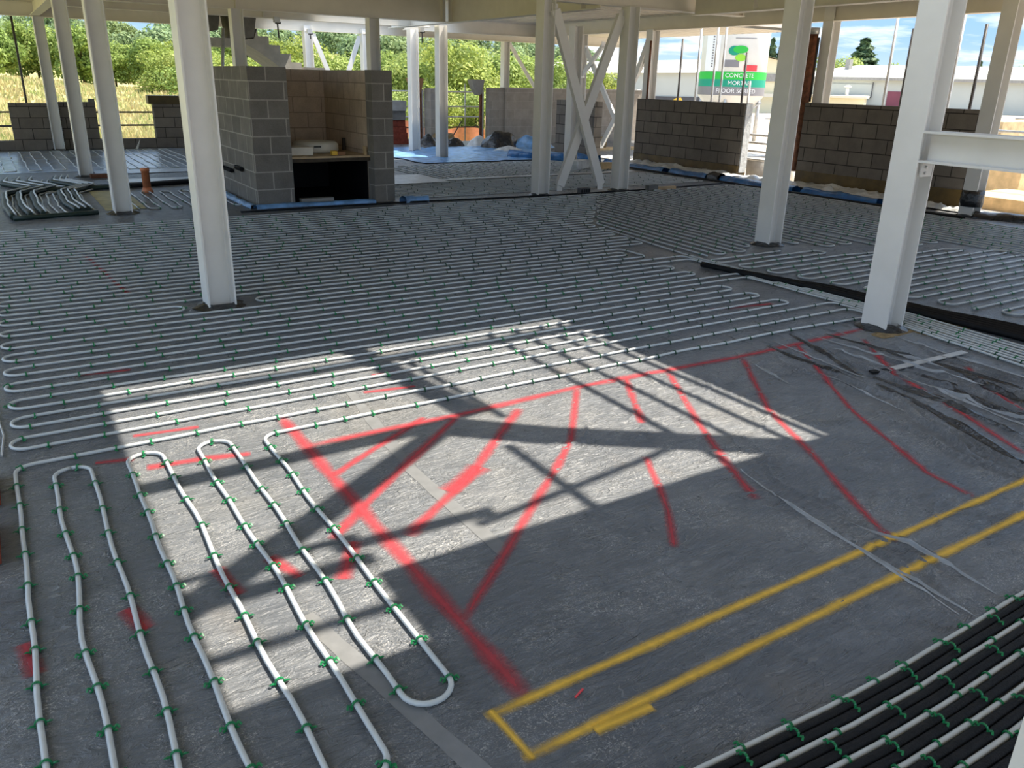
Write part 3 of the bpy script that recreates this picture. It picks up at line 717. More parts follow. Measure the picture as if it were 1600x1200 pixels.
# far left: lengthwise runs, some lagged dark green
for i in range(12):
    x = 0.14 + 0.083 * i
    P = [(x - 0.02 + 0.02 * math.sin(i), 11.05 + 0.03 * i), (x - .07, 12.0), (x - 0.05, 13.2), (x + 0.28, 13.75), (x - 0.05, 14.5), (x + 0.02, 15.0)]
    lag = i in (0, 2, 4, 8, 9, 10)
    pipe(P, ('dark lagged pipe of the wavy far left run' if lag else 'pale pipe of the wavy far left run'), r=0.036 if lag else 0.012, z=0.037 if lag else None, seed=80 + i, rad=0.15, amp=0.02,
         mat='green_lag' if lag else 'pipe_plastic', name='lagged_pipe' if lag else 'heating_pipe', clips=0, group='dark lagged pipes on the far left' if lag else 'pale wavy pipes on the far left', sides=6)
    if lag:
        P2 = [(p[0] + 0.03, p[1]) for p in P]
        pipe(P2, 'pale pipe of the wavy far left run', r=0.012, z=0.076, seed=120 + i, rad=0.15, amp=0.02, clips=0, group='pale wavy pipes on the far left', sides=6)
for k in range(3):
    pipe([(0.30, 13.50 + .07 * k), (1.75, 13.62 + .07 * k)], 'dark lagged trunk pipe crossing towards the orange drain pipe', r=0.03, z=0.031, seed=140 + k, mat='green_lag', name='lagged_pipe', clips=0, group='dark trunk pipes beside the orange drain pipe', sides=6)
    pipe([(1.75, 13.62 + .07 * k), (2.85, 13.95 + .07 * k)], 'black trunk pipe running behind the orange drain pipe', r=0.03, z=0.031, seed=144 + k, mat='black_foam', name='lagged_pipe', clips=0, group='black trunk pipes behind the orange drain pipe', sides=6)
pipe([(0.12, 11.0), (1.02, 11.12)], 'dark lagged pipe closing the near end of the wavy far left run', r=0.03, z=0.031, seed=160, mat='green_lag', name='lagged_pipe', clips=0, sides=6)
pipe(yserp([1.52 + .13 * k for k in range(11)], lambda x: 11.35 - 0.1 * (x - 1.5), lambda x: 13.0), 'grey heating pipe loops between the orange drain pipe and the block enclosure', seed=150, clips=0.5, sides=6, amp=.03)
pipe(yserp([-0.4 + .19 * k for k in range(12)], lambda x: 16.5, lambda x: 20.5), 'grey heating pipe running to the low dark wall at far left', seed=151, clips=0, sides=6, amp=.04)
pipe(yserp([1.95 + .17 * k for k in range(10)], lambda x: 16.3, lambda x: 20.5), 'grey heating pipe running to the low wall with the white fleck', seed=152, clips=0, sides=6, amp=.04)
pipe(serp([10.95 + .145 * k for k in range(12)], lambda y: 5.0, lambda y: 11.0), 'grey heating pipe rows behind the crossed braces', seed=153, clips=0.5, sides=6)
pipe(yserp([6.55 + .15 * k for k in range(28)], lambda x: 12.9, lambda x: 15.2), 'grey heating pipe rows in front of the blue sheet at the back', seed=154, clips=0.4, sides=6, amp=.03)

# ---------------------------------------------------------------- spray paint and tape on the sheet
def ribbon(P, w, mat, name, label, cat, lift=0.0018, wob=0.006, seed=0):
    pts = resample([Vector((p[0], p[1], 0)) for p in P], 0.03, wob, seed) if len(P) > 1 else P
    m = MB(); nv = 6; nu = len(pts) - 1; D = []
    for i, p in enumerate(pts):
        d = (pts[min(i + 1, nu)] - pts[max(i - 1, 0)]).normalized(); s_ = Vector((-d.y, d.x, 0))
        ww = w * 1.2 * (1 + 0.35 * mnoise.noise((p.x * 5, p.y * 5, seed)))
        D.append((p, s_ * ww / 2))
    def fn(u, v):
        p, s_ = D[round(u * nu)]; q = p + s_ * (2 * v - 1); return (q.x, q.y, 0)
    m.grid(fn, nu, nv, True, True)
    hs = floor_h(np.array([v[0] for v in m.v]), np.array([v[1] for v in m.v]))
    m.v = [(v[0], v[1], float(h) + lift) for v, h in zip(m.v, hs)]
    return solo(m, name, mat, label, cat)
RP = 'red_paint'; nmr = 'spray_paint_line'; ct = 'paint mark'
ribbon([(5.25, 3.43), (4.1, 3.41), (2.65, 3.47), (1.85, 3.44), (1.06, 3.45)], 0.085, RP, nmr, 'long red spray line across the sheet from the right column leftwards', ct, seed=1)
ribbon([(1.05, 3.86), (1.045, 3.0), (1.04, 1.51)], 0.085, RP, nmr, 'red spray line running lengthwise down to the corner of the yellow lines', ct, seed=2, lift=.0021)
for k, (P, lb, w) in enumerate((
        ([(1.85, 3.43), (1.2, 2.9), (0.86, 2.6)], 'red hatch line crossing the sunlit patch, towards the hairpin pipes', .065),
        ([(1.69, 3.5), (1.05, 3.10)], 'short red hatch line at the upper left of the sunlit patch', .06),
        ([(2.19, 3.36), (1.55, 2.78), (1.12, 2.48)], 'red hatch line through the middle of the sunlit patch with a blotch beside it', .075),
        ([(2.65, 3.46), (2.2, 2.9), (1.96, 2.68), (1.67, 2.44), (1.06, 1.92)], 'longest red hatch line, down from the sunlit patch to the lengthwise red line', .06),
        ([(3.0, 3.45), (2.64, 2.88)], 'short red hatch line under the barred sunlight', .06),
        ([(3.3, 3.4), (2.91, 2.75), (2.69, 2.35), (2.53, 2.01)], 'red hatch line leaving the right tip of the sunlit patch', .06),
        ([(3.92, 3.38), (3.38, 2.69), (3.15, 2.25), (2.87, 1.76), (2.73, 1.5)], 'red hatch line reaching the upper yellow line', .055),
        ([(4.5, 3.44), (3.78, 2.46), (3.42, 1.79), (3.38, 1.55)], 'red hatch line over the wrinkled sheet, second from the right', .05),
        ([(5.01, 3.27), (4.48, 2.66), (4.35, 2.26), (4.04, 1.67)], 'rightmost long red hatch line starting at the right column', .06),
        ([(5.08, 2.56), (4.81, 2.29), (4.55, 1.9)], 'red hatch line at the right edge beside the white strip', .06),
        ([(2.39, 2.56), (2.13, 2.12), (1.96, 1.9)], 'short red hatch line just below the right tip of the sunlight', .05),
        ([(0.17, 3.74), (0.33, 3.70)], 'short red dash at the top of the hairpin loops, in shade', .06),
        ([(0.36, 3.58), (0.60, 3.55), (0.80, 3.50)], 'bold red dash between two hairpin tops in the sunlight', .08),
        ([(0.36, 3.97), (0.66, 3.93)], 'red dash just above the first straight pipe', .05),
        ([(0.93, 2.55), (0.80, 2.33)], 'faint red blotch beside the last hairpin leg', .08),
        ([(0.62, 2.60), (0.68, 2.42)], 'red blotch in the shadow between two hairpin legs', .08),
        ([(0.44, 2.62), (0.47, 2.42)], 'red blotch under a sunlit hairpin leg', .07),
        ([(0.13, 2.53), (0.17, 2.38)], 'faint red blotch under the third hairpin leg from left', .08),
        ([(-0.16, 2.50), (-0.14, 2.32)], 'faint red blotch under the leftmost hairpin leg', .07),
        ([(1.42, 2.72), (1.66, 2.86)], 'wide pale red blotch beside the hatch in the sunlight', .12),
        ([(1.55, 3.98), (1.85, 3.93)], 'red dash between pipes in the middle of the sunlit patch', .05),
        ([(1.70, 4.22), (2.0, 4.19)], 'dark red dash crossed by the overhead shadow', .05),
        ([(4.6, 4.35), (5.2, 4.25)], 'faint red smear under the pipes near the right column', .07),
        ([(0.62, 8.6), (0.75, 6.9)], 'faint red line under the far pipe rows left of the big column', .06),
        ([(0.2, 5.02), (0.5, 4.98)], 'faint red dash under the left ends of the pipe rows', .05))):
    ribbon(P, w, RP, nmr, lb, ct, seed=5 + k, lift=0.0016)
YP = 'yellow_paint'
ribbon([(0.90, 1.51), (2.0, 1.517), (3.2, 1.52), (4.6, 1.52)], 0.050, YP, nmr, 'upper yellow spray line running to the right edge', ct, lift=.0024, seed=61, wob=.003)
ribbon([(0.91, 1.335), (2.0, 1.345), (3.2, 1.352), (4.6, 1.35)], 0.056, YP, nmr, 'lower yellow spray line running to the right edge', ct, lift=.0024, seed=62, wob=.003)
ribbon([(0.925, 1.53), (0.935, 1.32)], 0.04, YP, nmr, 'short yellow cross line closing the left end of the two yellow lines', ct, lift=.0027, seed=63, wob=.002)
ribbon([(1.13, 1.318), (1.33, 1.308)], 0.055, YP, nmr, 'yellow blob of paint on the lower yellow line', ct, lift=.0027, seed=64)
tape = 'joint_tape'
ribbon([(1.50, 4.10), (1.42, 3.4), (1.375, 2.98), (1.385, 2.19)], 0.05, tape, 'jointing_tape', 'pale tape strip over the sheet joint in the sunlit patch', 'tape', lift=.0012, seed=70, wob=.002)
ribbon([(0.62, 2.2), (0.80, 1.35), (0.83, 1.0)], 0.05, 'joint_tape', 'jointing_tape', 'faint tape strip under the last hairpin bend', 'tape', lift=.0010, seed=72, wob=.002)
solo(MB().bar((4.52, 2.76, 0.012), (5.34, 2.73, 0.012), 0.05, 0.006), 'plastic_strip', 'galvanised', 'pale flat plastic strip lying on the black folds at right', 'strip')
solo(MB().bar((4.40, 2.78, 0.014), (4.54, 2.755, 0.012), 0.04, 0.012), 'offcut', 'black_foam', 'black offcut at the left tip of the pale plastic strip', 'offcut')
solo(MB().bar((1.16, 1.445, 0.004), (1.20, 1.462, 0.004), 0.006, 0.003), 'offcut', 'sign_red', 'tiny pink sliver between the two yellow lines', 'offcut')

# ---------------------------------------------------------------- loose sheets and boards on the floor
def sheet(x0, x1, y0, y1, mat, name, label, cat, amp=0.03, z0=0.012, nu=40, nv=40, seed=0, ragged=0.0, sc=2.0, skew=0.0):
    def fn(u, v):
        x = x0 + (x1 - x0) * u + skew * v; y = y0 + (y1 - y0) * v
        e_ = min(1, 8 * u, 8 * (1 - u), 8 * v, 8 * (1 - v))
        h = amp * (abs(mnoise.noise((x * sc + seed, y * sc, seed))) + 0.5 * abs(mnoise.noise((x * sc * 2.7, y * sc * 2.7 + seed, 1))))
        rx = ragged * mnoise.noise((x * 3 + seed, y * 3, 5)); ry = ragged * mnoise.noise((x * 3, y * 3 + seed, 9))
        return (x + rx, y + ry, z0 + h * e_)
    return solo(MB().grid(fn, nu, nv), name, mat, label, cat)
sheet(7.6, 12.0, 15.5, 19.4, 'pale_blue_membrane', 'blue_sheet', 'crumpled blue plastic sheet spread over the floor at the back', 'sheet', 0.05, 0.02, 70, 60, 3, 0.12)
sheet(5.05, 6.55, 12.4, 13.6, 'grey_polythene', 'plastic_sheet', 'pale plastic sheet lying behind the right pier of the enclosure', 'sheet', 0.012, 0.03, 24, 20, 8, 0.05)
sheet(5.0, 10.9, 12.66, 12.86, 'grey_polythene', 'plastic_sheet', 'long narrow pale strip between two pipe fields behind the braces', 'sheet', 0.02, 0.02, 80, 4, 9, 0.03)
sheet(1.55, 2.95, 14.25, 14.75, 'white_polythene', 'plastic_sheet', 'white sheet strip beyond the black trunk pipes at left', 'sheet', 0.01, 0.01, 20, 10, 12, 0.02)
sheet(1.5, 3.1, 15.6, 16.2, 'grey_polythene', 'plastic_sheet', 'grey sheet strip in front of the far left pipe field', 'sheet', 0.01, 0.01, 24, 8, 13, 0.02)
sheet(1.14, 1.62, 11.4, 13.4, 'yellow_board', 'insulation_board', 'yellowish board strip beside the column left of the orange pipe', 'board', 0.004, 0.004, 8, 30, 14, 0.01)
sheet(6.75, 9.0, 2.85, 3.15, 'amber_board', 'insulation_board', 'ochre board showing under the pipes at the right edge', 'board', 0.004, 0.002, 30, 6, 15, 0.05)
sheet(5.5, 6.0, 3.05, 3.3, 'fibre_brown', 'sand_spill', 'brown spill of sand at the foot of the right column', 'spill', 0.006, 0.002, 20, 10, 16, 0.05)
sheet(5.15, 5.75, 3.2, 3.33, 'fibre_brown', 'sand_spill', 'ochre dust in front of the right column foot', 'spill', 0.006, 0.002, 20, 6, 17, 0.05)
solo(MB().tube([(2.6, 10.60, .012), (4.9, 10.58, .012), (7.0, 10.40, .012), (9.2, 10.36, .012), (11.1, 10.55, .012)], 0.012, 6), 'joint_strip', 'black_foam', 'long black foam joint strip between the pipe field and the enclosure', 'strip')
sheet(-0.34, -0.20, 5.6, 8.8, 'grey_polythene', 'sheet_upturn', 'crumpled grey polythene upturn at the left edge of the pipe field', 'sheet', 0.10, 0.02, 8, 60, 21, 0.05, 3.5)
solo(MB().tube([(-0.21, 5.0, .01), (-0.19, 4.6, .012), (-0.165, 4.25, .01), (-0.18, 4.0, .01)], 0.005, 6), 'cable', 'galvanised', 'thin grey cable beside the left pipe bends', 'cable')
for x0, y0, lb in ((-0.30, 3.50, 'red brick at the left edge, the farther of two'), (-0.31, 3.02, 'red brick at the left edge, the nearer of two')):
    solo(MB().box(x0, x0 + 0.105, y0, y0 + 0.30, 0.003, 0.068), 'brick', 'red_brick', lb, 'brick', None, 0.004)

def fold(P, w, hgt, mat, label, seed, group=None):
    pts = resample([Vector((p[0], p[1], 0)) for p in P], 0.02, 0.02, seed); n = len(pts) - 1; D = []
    for i, p in enumerate(pts):
        d = (pts[min(i + 1, n)] - pts[max(i - 1, 0)]).normalized(); D.append((p, Vector((-d.y, d.x, 0))))
    def fn(u, v):
        i = round(u * n); p, s_ = D[i]; e_ = math.sin(PI * min(.995, max(.005, i / n))) ** 0.6
        k = (0.6 + 0.5 * mnoise.noise((p.x * 6 + seed, p.y * 6, 0))) * e_
        q = p + s_ * ((v - .5) * w * (0.3 + k)); crn = (1 - abs(2 * v - 1)) ** 1.4
        return (q.x, q.y, 0.001 + hgt * k * crn * (1 + .5 * math.sin(9 * v + seed)))
    m = MB().grid(fn, n, 8)
    hs = floor_h(np.array([v[0] for v in m.v]), np.array([v[1] for v in m.v]))
    m.v = [(v[0], v[1], v[2] + float(h) + .0008) for v, h in zip(m.v, hs)]
    return solo(m, 'sheet_fold', mat, label, 'fold', group)
for k, P in enumerate(([(4.64, 3.6), (4.52, 3.21), (4.31, 2.78)], [(4.28, 3.49), (4.25, 3.09), (4.21, 2.69)], [(4.36, 2.73), (4.37, 2.27), (4.26, 1.79)], [(4.87, 3.48), (4.94, 2.83), (5.0, 2.17)],
                       [(5.01, 2.76), (4.84, 2.34), (4.65, 1.7)], [(4.28, 2.65), (4.14, 2.16), (3.92, 1.61)], [(4.66, 2.6), (4.55, 2.2), (4.42, 1.6)])):
    fold(P, 0.085, 0.02, 'fold_black', 'long dark fold of glossy black polythene beside the pale plastic strip', 200 + k, 'dark folds in the sheet at right')
for k, P in enumerate(([(4.4, 3.56), (4.29, 2.74)], [(4.54, 2.7), (4.38, 1.7)], [(4.75, 3.49), (4.78, 2.64), (4.83, 2.08)], [(4.62, 3.23), (4.61, 2.79)], [(4.50, 2.46), (4.46, 1.7)], [(5.28, 3.25), (5.21, 2.68), (5.18, 2.0)], [(4.1, 2.9), (4.02, 2.3)],
                       [(3.9, 3.3), (3.8, 2.9)], [(4.93, 3.2), (4.9, 2.6)])):
    fold(P, 0.022, 0.016, 'fold_pale', 'thin pale crease in the sheet among the dark folds at right', 220 + k, 'pale creases among the dark folds')
for k, P in enumerate(([(2.68, 2.24), (2.62, 1.95), (2.59, 1.68), (2.51, 1.1)], [(2.59, 1.8), (2.57, 1.43), (2.55, 1.06)], [(2.70, 1.67), (2.78, 1.46), (2.74, 1.1)])):
    fold(P, 0.018, 0.012, 'fold_pale', 'pale crease crossing both yellow lines towards the lagged bundle, %s' % ('longest, on the left', 'middle one', 'rightmost')[k], 240 + k)
sheet(-1.6, 3.95, 16.25, 20.7, 'sky_sheen_polythene', 'plastic_sheet', 'shiny sheet, coloured bluish like reflected sky, under the pipes at far left', 'sheet', 0.006, 0.002, 60, 50, 25, 0.03)

# ---------------------------------------------------------------- block enclosure with shelf
t = thing('blockwork_enclosure', 'free standing enclosure of grey concrete blocks, open at the front, with a shelf inside', 'enclosure', (3.9, 11.9, 0))
MB().box(2.92, 3.06, 11.1, 13.55, 0, 1.75).build('left_wall', 'block_grey', t)
MB().box(2.92, 3.42, 10.95, 11.1, 0, 1.75).build('left_pier', 'block_grey', t)
MB().box(4.55, 4.85, 10.86, 11.08, 0, 1.745).build('right_pier', 'block_grey', t)
MB().box(4.55, 4.70, 11.08, 12.9, 0, 1.74).build('right_wall', 'block_warm_lit', t)
MB().box(3.06, 4.55, 12.75, 12.9, 0, 1.74).build('back_wall', 'block_warm_lit', t)
MB().box(3.06, 3.42, 11.1, 11.25, 0, 1.75).build('return_wall', 'block_warm_lit', t)
MB().box(3.06, 4.55, 11.02, 12.75, 0.60, 0.625).build('shelf', 'plywood', t)
MB().box(3.42, 4.55, 11.0, 11.04, 0.555, 0.60).build('shelf_bearer', 'ply_dark', t)
MB().box(3.06, 4.55, 12.7, 12.75, 0, 0.6).build('void_shade', 'black_foam', t)  # black panels stand in for the shade in the opening under the shelf
MB().box(4.535, 4.55, 11.1, 12.7, 0, 0.6).build('void_shade', 'black_foam', t)
MB().box(3.06, 4.53, 11.12, 12.7, 0.002, 0.012).build('void_shade', 'black_foam', t)
# white roll on the shelf
cx, cyy = 4.02, 11.75
r_ = thing('insulation_roll', 'white drum shaped roll lying on the plywood shelf', 'roll', (cx, cyy, 0.625))
MB().lathe((cx, cyy, 0.627), [(0.06, 0.0), (0.30, 0.0), (0.325, 0.03), (0.325, 0.11), (0.29, 0.145), (0.10, 0.155), (0.06, 0.13)], 36).build('body', 'white_foam', r_)
MB().bar((cx - 0.13, cyy - 0.322, 0.72), (cx - 0.03, cyy - 0.335, 0.72), 0.01, 0.02).build('printed_mark', 'letter_dark', r_)
solo(MB().box(3.43, 3.80, 11.2, 11.55, 0.627, 0.735), 'foam_block', 'white_foam', 'white foam block beside the drum shaped roll on the shelf', 'block', None, 0.01)
y_ = thing('small_box', 'small yellow and brown box at the front of the plywood shelf', 'box', (4.12, 11.16, 0.625))
MB().box(4.04, 4.12, 11.12, 11.20, 0.626, 0.685).build('cap', 'yellow_plastic', y_, 0.008)
MB().box(4.12, 4.24, 11.12, 11.21, 0.626, 0.675).build('body', 'brown_plastic', y_, 0.008)
solo(MB().box(4.495, 4.525, 11.06, 11.12, 0.627, 0.74), 'timber_offcut', 'timber', 'pale timber offcut leaning at the right end of the shelf', 'offcut')
solo(MB().box(4.50, 4.54, 11.9, 11.95, 0.627, 0.80), 'timber_offcut', 'ply_dark', 'dark upright batten behind the roll against the inner blocks', 'offcut')
solo(MB().box(3.52, 3.98, 10.98, 11.08, 0.012, 0.075), 'concrete_block', 'concrete', 'pale block lying in the dark opening under the shelf', 'block')
for i, (y0, y1, z) in enumerate(((12.85, 13.50, 0.43), (12.05, 12.85, 0.37), (11.5, 11.78, 0.44))):
    m = MB().tube([(2.885, y1, z + .2 if i < 2 else z + .03), (2.885, y1, z), (2.885, y0, z)], 0.03, 8)
    solo(m, 'waste_pipe', 'black_foam', 'black waste pipe bend on the left face of the enclosure, %s' % ('farthest', 'middle one', 'nearest stub')[i], 'pipe')
def strip(P, w, hgt, mat, name, label, cat='sheet', seed=0):
    """a rounded crumpled ridge following P"""
    pts = resample([Vector((p[0], p[1], 0)) for p in P], 0.06, 0.02, seed); n = len(pts) - 1; D = []
    for i, p in enumerate(pts):
        d = (pts[min(i + 1, n)] - pts[max(i - 1, 0)]).normalized(); D.append((p, Vector((-d.y, d.x, 0))))
    def fn(u, v):
        i = round(u * n); p, s_ = D[i]; a = PI * v
        k = 1 + 0.28 * mnoise.noise((p.x * 4 + seed, p.y * 4, v * 3)) + 0.15 * mnoise.noise((p.x * 13, p.y * 13, v * 5 + seed))
        q = p + s_ * (math.cos(a) * w / 2 * k); return (q.x, q.y, 0.002 + hgt * math.sin(a) ** 0.7 * k)
    return solo(MB().grid(fn, n, 8), name, mat, label, cat)
strip([(2.8, 13.4), (2.82, 12.2), (2.84, 10.86)], 0.10, 0.05, 'pale_blue_membrane', 'blue_membrane', 'blue membrane strip along the left foot of the enclosure', seed=1)
strip([(2.85, 10.85), (3.5, 10.86), (4.5, 10.78)], 0.14, 0.05, 'pale_blue_membrane', 'blue_membrane', 'blue membrane strip along the front foot of the enclosure', seed=2)
strip([(4.86, 10.62), (5.0, 10.66), (5.25, 10.62)], 0.16, 0.09, 'pale_blue_membrane', 'blue_membrane', 'bunched blue membrane at the right corner of the enclosure', seed=3)

# ---------------------------------------------------------------- block walls along the right, back and left
def dark_wall(x0, x1, y0, y1, z0, z1, label, board=True, mat='block_dark', name='block_wall', zb=0.0):
    t = thing(name, label, 'wall', ((x0 + x1) / 2, (y0 + y1) / 2, zb))
    MB().box(x0, x1, y0, y1, z0, z1).build('blockwork', mat, t)
    if board: MB().box(x0 - 0.012, x1, y0, y1, zb, z0).build('cavity_board', 'amber_board', t)
    return t
dark_wall(12.10, 12.32, 11.16, 14.22, 0.225, 1.35, 'dark block wall on amber boards, left of the gap with the yard view')
dark_wall(12.10, 12.28, 6.70, 9.79, 0.285, 1.41, 'dark block wall on amber boards, right of the gap, passing behind the right column')
dark_wall(12.10, 12.32, 15.70, 17.25, 0.0, 1.24, 'dark narrow block pier seen behind the crossed braces', False)
t = thing('damp_proof_strip', 'pale damp proof strip on the near end of the left dark wall', 'strip', (12.2, 11.14, 0.2))
MB().box(12.13, 12.30, 11.13, 11.155, 0.1, 1.34).build('strip', 'white_polythene', t)
t = thing('pale_block_wall', 'long pale grey block wall at the back right, behind the braces', 'wall', (14.5, 20.1, 0))
MB().box(12.30, 17.2, 20.0, 20.22, -0.1, 1.45).build('blockwork', 'block_pale', t)
MB().box(12.28, 17.2, 19.98, 20.24, 1.45, 1.475).build('capping', 'pale_concrete', t)
t = thing('return_wall', 'short pale block return closing the left end of the long pale wall', 'wall', (12.0, 20.1, 0))
MB().box(11.82, 12.30, 20.05, 20.25, -0.05, 1.46).build('blockwork', 'block_pale', t)
dark_wall(10.02, 10.42, 20.0, 20.4, 0, 1.42, 'slim grey block pier between the two columns on the blue sheet', False, 'block_pale')
# left back low walls
dark_wall(0.53, 1.32, 20.98, 21.2, 0.0, 0.97, 'low dark block wall at far left, with ties at its right end', False)
dark_wall(1.48, 2.20, 20.98, 21.2, 0.0, 1.0, 'low dark block wall right of the farthest left column', False)
t = dark_wall(3.40, 4.3, 20.98, 21.2, 0.0, 0.97, 'low dark block wall half hidden by the big foreground column', False)
MB().box(3.30, 4.3, 20.94, 21.24, 0.97, 1.15).build('capping_board', 'dark_amber', t)
dark_wall(-1.5, 0.53, 20.98, 21.2, 0.0, 0.20, 'very low dark kerb at the far left corner', False)
dark_wall(2.20, 3.40, 20.98, 21.2, 0.0, 0.21, 'very low dark kerb between the two left walls', False)
solo(MB().box(2.08, 2.20, 21.0, 21.15, 1.0, 1.07), 'block_offcut', 'dark_concrete', 'small block standing on the low wall at left', 'block')
t = thing('wall_tie_strip', 'pale strip with dark wall ties beside the farthest left column', 'strip', (1.40, 21.0, 0))
MB().box(1.34, 1.47, 21.0, 21.15, 0.0, 0.99).build('strip', 'white_polythene', t)
for k in range(4):
    MB().box(1.30, 1.50, 20.97, 20.99, 0.18 + 0.22 * k, 0.20 + 0.22 * k).build('tie', 'dark_tube', t)
solo(MB().prism([(2.86, 20.7, .0), (2.92, 20.7, .0), (2.99, 20.7, .22)], (0, .02, 0)), 'plastic_scrap', 'white_foam', 'small white plastic scrap in front of the low kerb', 'scrap')

# wall foot on the right: white polythene and blue membrane rolls
def ragged_run(x0, x1, y0, y1, z0, amp, mat, name, label, seed):
    return sheet(x0, x1, y0, y1, mat, name, label, 'sheet', amp, z0, 14, int((y1 - y0) * 14) + 4, seed, 0.05, 4.0)
ragged_run(11.50, 12.08, 10.9, 14.2, 0.07, 0.08, 'white_polythene', 'white_sheet', 'crumpled white polythene along the foot of the left dark wall', 31)
ragged_run(11.50, 12.08, 7.6, 10.85, 0.08, 0.10, 'white_polythene', 'white_sheet', 'crumpled white polythene along the foot of the right dark wall', 32)
ragged_run(11.76, 12.05, 6.3, 7.5, 0.02, 0.13, 'white_polythene', 'white_sheet', 'silvery polythene bunched near the wide right column', 33)
ragged_run(12.1, 12.5, 14.3, 15.6, 0.02, 0.08, 'white_polythene', 'white_sheet', 'white polythene scraps between the braces and the left dark wall', 34)
for (y0, y1, lb, sd) in ((12.35, 14.3, 'farthest blue membrane roll along the right wall foot', 5), (11.15, 12.2, 'middle blue membrane roll along the right wall foot', 6), (9.15, 10.85, 'blue membrane roll just left of the column among the pipes', 7), (7.55, 9.0, 'nearest blue membrane roll along the right wall foot', 8)):
    strip([(11.42, y1), (11.38, (y0 + y1) / 2), (11.37, y0)], 0.22, 0.10, 'blue_membrane', 'blue_membrane', lb, seed=sd)
strip([(11.4, 11.15), (11.38, 10.85)], 0.22, 0.14, 'black_polythene', 'black_membrane', 'bunched black membrane between two blue rolls', seed=9)
strip([(11.24, 14.4), (11.24, 11), (11.24, 7.5), (11.3, 6.2)], 0.08, 0.03, 'black_foam', 'edge_foam', 'black edge foam strip along the right side of the pipe field', 'strip', seed=10)
strip([(11.55, 6.2), (11.9, 5.2), (12.2, 3.5)], 0.2, 0.09, 'black_polythene', 'black_membrane', 'black membrane trailing right from the wide right column', seed=12)
solo(MB().lathe((11.62, 6.32, 0.14), [(0.15, 0), (0.155, 0.08), (0.15, 0.16), (0.146, 0.22)], 14), 'column_wrap', 'black_polythene', 'black plastic wrapped round the foot of the wide right column', 'wrap')
strip([(10.1, 16.2), (10.9, 15.3), (11.35, 14.5)], 0.30, 0.16, 'blue_membrane', 'blue_membrane', 'blue and white membrane roll behind the feet of the crossed braces', seed=13)
solo(MB().box(10.45, 10.75, 13.25, 13.38, 0.01, 0.14), 'timber_block', 'timber', 'short timber block behind the right brace foot', 'block')
solo(MB().obox((10.15, 13.6, 0.09), (0.25, 0.12, 0), (-0.05, 0.1, 0), (0, 0, 0.08)), 'foam_offcut', 'white_polythene', 'white foam offcut beside the timber block', 'offcut')
b_ = thing('vent_block', 'dark hollow brick between the feet of the crossed braces', 'brick', (7.93, 10.45, 0))
MB().box(7.83, 8.03, 10.42, 10.50, 0.0, 0.085).build('body', 'dark_grey', b_)
for k in range(4): MB().box(7.85 + .046 * k, 7.88 + .046 * k, 10.415, 10.422, 0.02, 0.065).build('hole', 'black_foam', b_)
solo(MB().box(9.12, 9.32, 10.27, 10.36, 0.0, 0.09), 'concrete_offcut', 'dark_concrete', 'dark concrete offcut lying on the joint strip right of the braces', 'offcut')
solo(MB().box(9.36, 9.75, 10.30, 10.36, 0.0, 0.05), 'timber_batten', 'plywood', 'pale batten lying beside the dark offcut on the joint strip', 'batten')
solo(MB().box(1.36, 1.62, 15.1, 15.26, 0.0, 0.06), 'timber_offcut', 'rust', 'dark brown timber offcut at the foot of a left column', 'offcut')

# orange drain pipe
t = thing('drain_pipe', 'upright orange drain pipe sticking out of the floor at left', 'pipe', (1.89, 13.05, 0))
MB().lathe((1.89, 13.05, 0), [(0.055, 0.0), (0.055, 0.30), (0.062, 0.30), (0.062, 0.34), (0.048, 0.345)], 20).build('pipe', 'terracotta', t)
MB().lathe((1.89, 13.05, 0), [(0.085, 0), (0.075, 0.03), (0.06, 0.07)], 12).build('collar', 'terracotta', t)

# heaps and rolls at the back
def heap(cx, cy_, rx, ry, h, mat, name, label, seed):
    def fn(u, v):
        a = 2 * PI * u; r = 1 - v
        k = 1 + 0.35 * mnoise.noise((math.cos(a) * 2 + seed, math.sin(a) * 2, v * 2))
        x = cx + rx * r * math.cos(a) * k; y = cy_ + ry * r * math.sin(a) * k
        z = h * (1 - r * r) * (1 + 0.5 * mnoise.noise((x * 4, y * 4, seed))) + 0.02
        return (x, y, z)
    return solo(MB().grid(fn, 28, 10), name, mat, label, 'heap')
heap(11.35, 18.6, 0.55, 0.45, 0.42, 'black_polythene', 'plastic_heap', 'shiny black plastic heap at the left end of the pale wall', 1)
heap(12.1, 18.3, 0.6, 0.4, 0.30, 'pale_blue_membrane', 'plastic_heap', 'blue plastic heap right of the shiny black one', 2)
heap(10.2, 19.3, 0.45, 0.3, 0.22, 'black_polythene', 'plastic_heap', 'low black plastic heap between the columns on blue sheet', 3)
heap(9.5, 19.1, 0.30, 0.25, 0.30, 'black_polythene', 'plastic_heap', 'black bag with a white tear beside the slim block pier', 4)
heap(10.95, 19.2, 0.28, 0.25, 0.22, 'white_polythene', 'plastic_heap', 'small white plastic bundle on the blue sheet', 5)
heap(11.0, 17.7, 0.5, 0.2, 0.10, 'white_polythene', 'plastic_heap', 'white folded sheet at the front of the blue sheet', 6)
def roll(a, b, r, mat, label):
    t = thing('insulation_roll', label, 'roll', (a[0], a[1], a[2] - r))
    MB().tube([a, b], r, 18).build('body', mat, t)
    d = (Vector(b) - Vector(a)).normalized()
    MB().tube([Vector(a) - d * 0.004, Vector(a) + d * .002], r * 0.35, 12).build('core', 'dark_grey', t)
roll((12.75, 17.6, 0.16), (13.9, 17.6, 0.16), 0.16, 'fibre_brown', 'brown fibre roll lying in front of the pale wall')
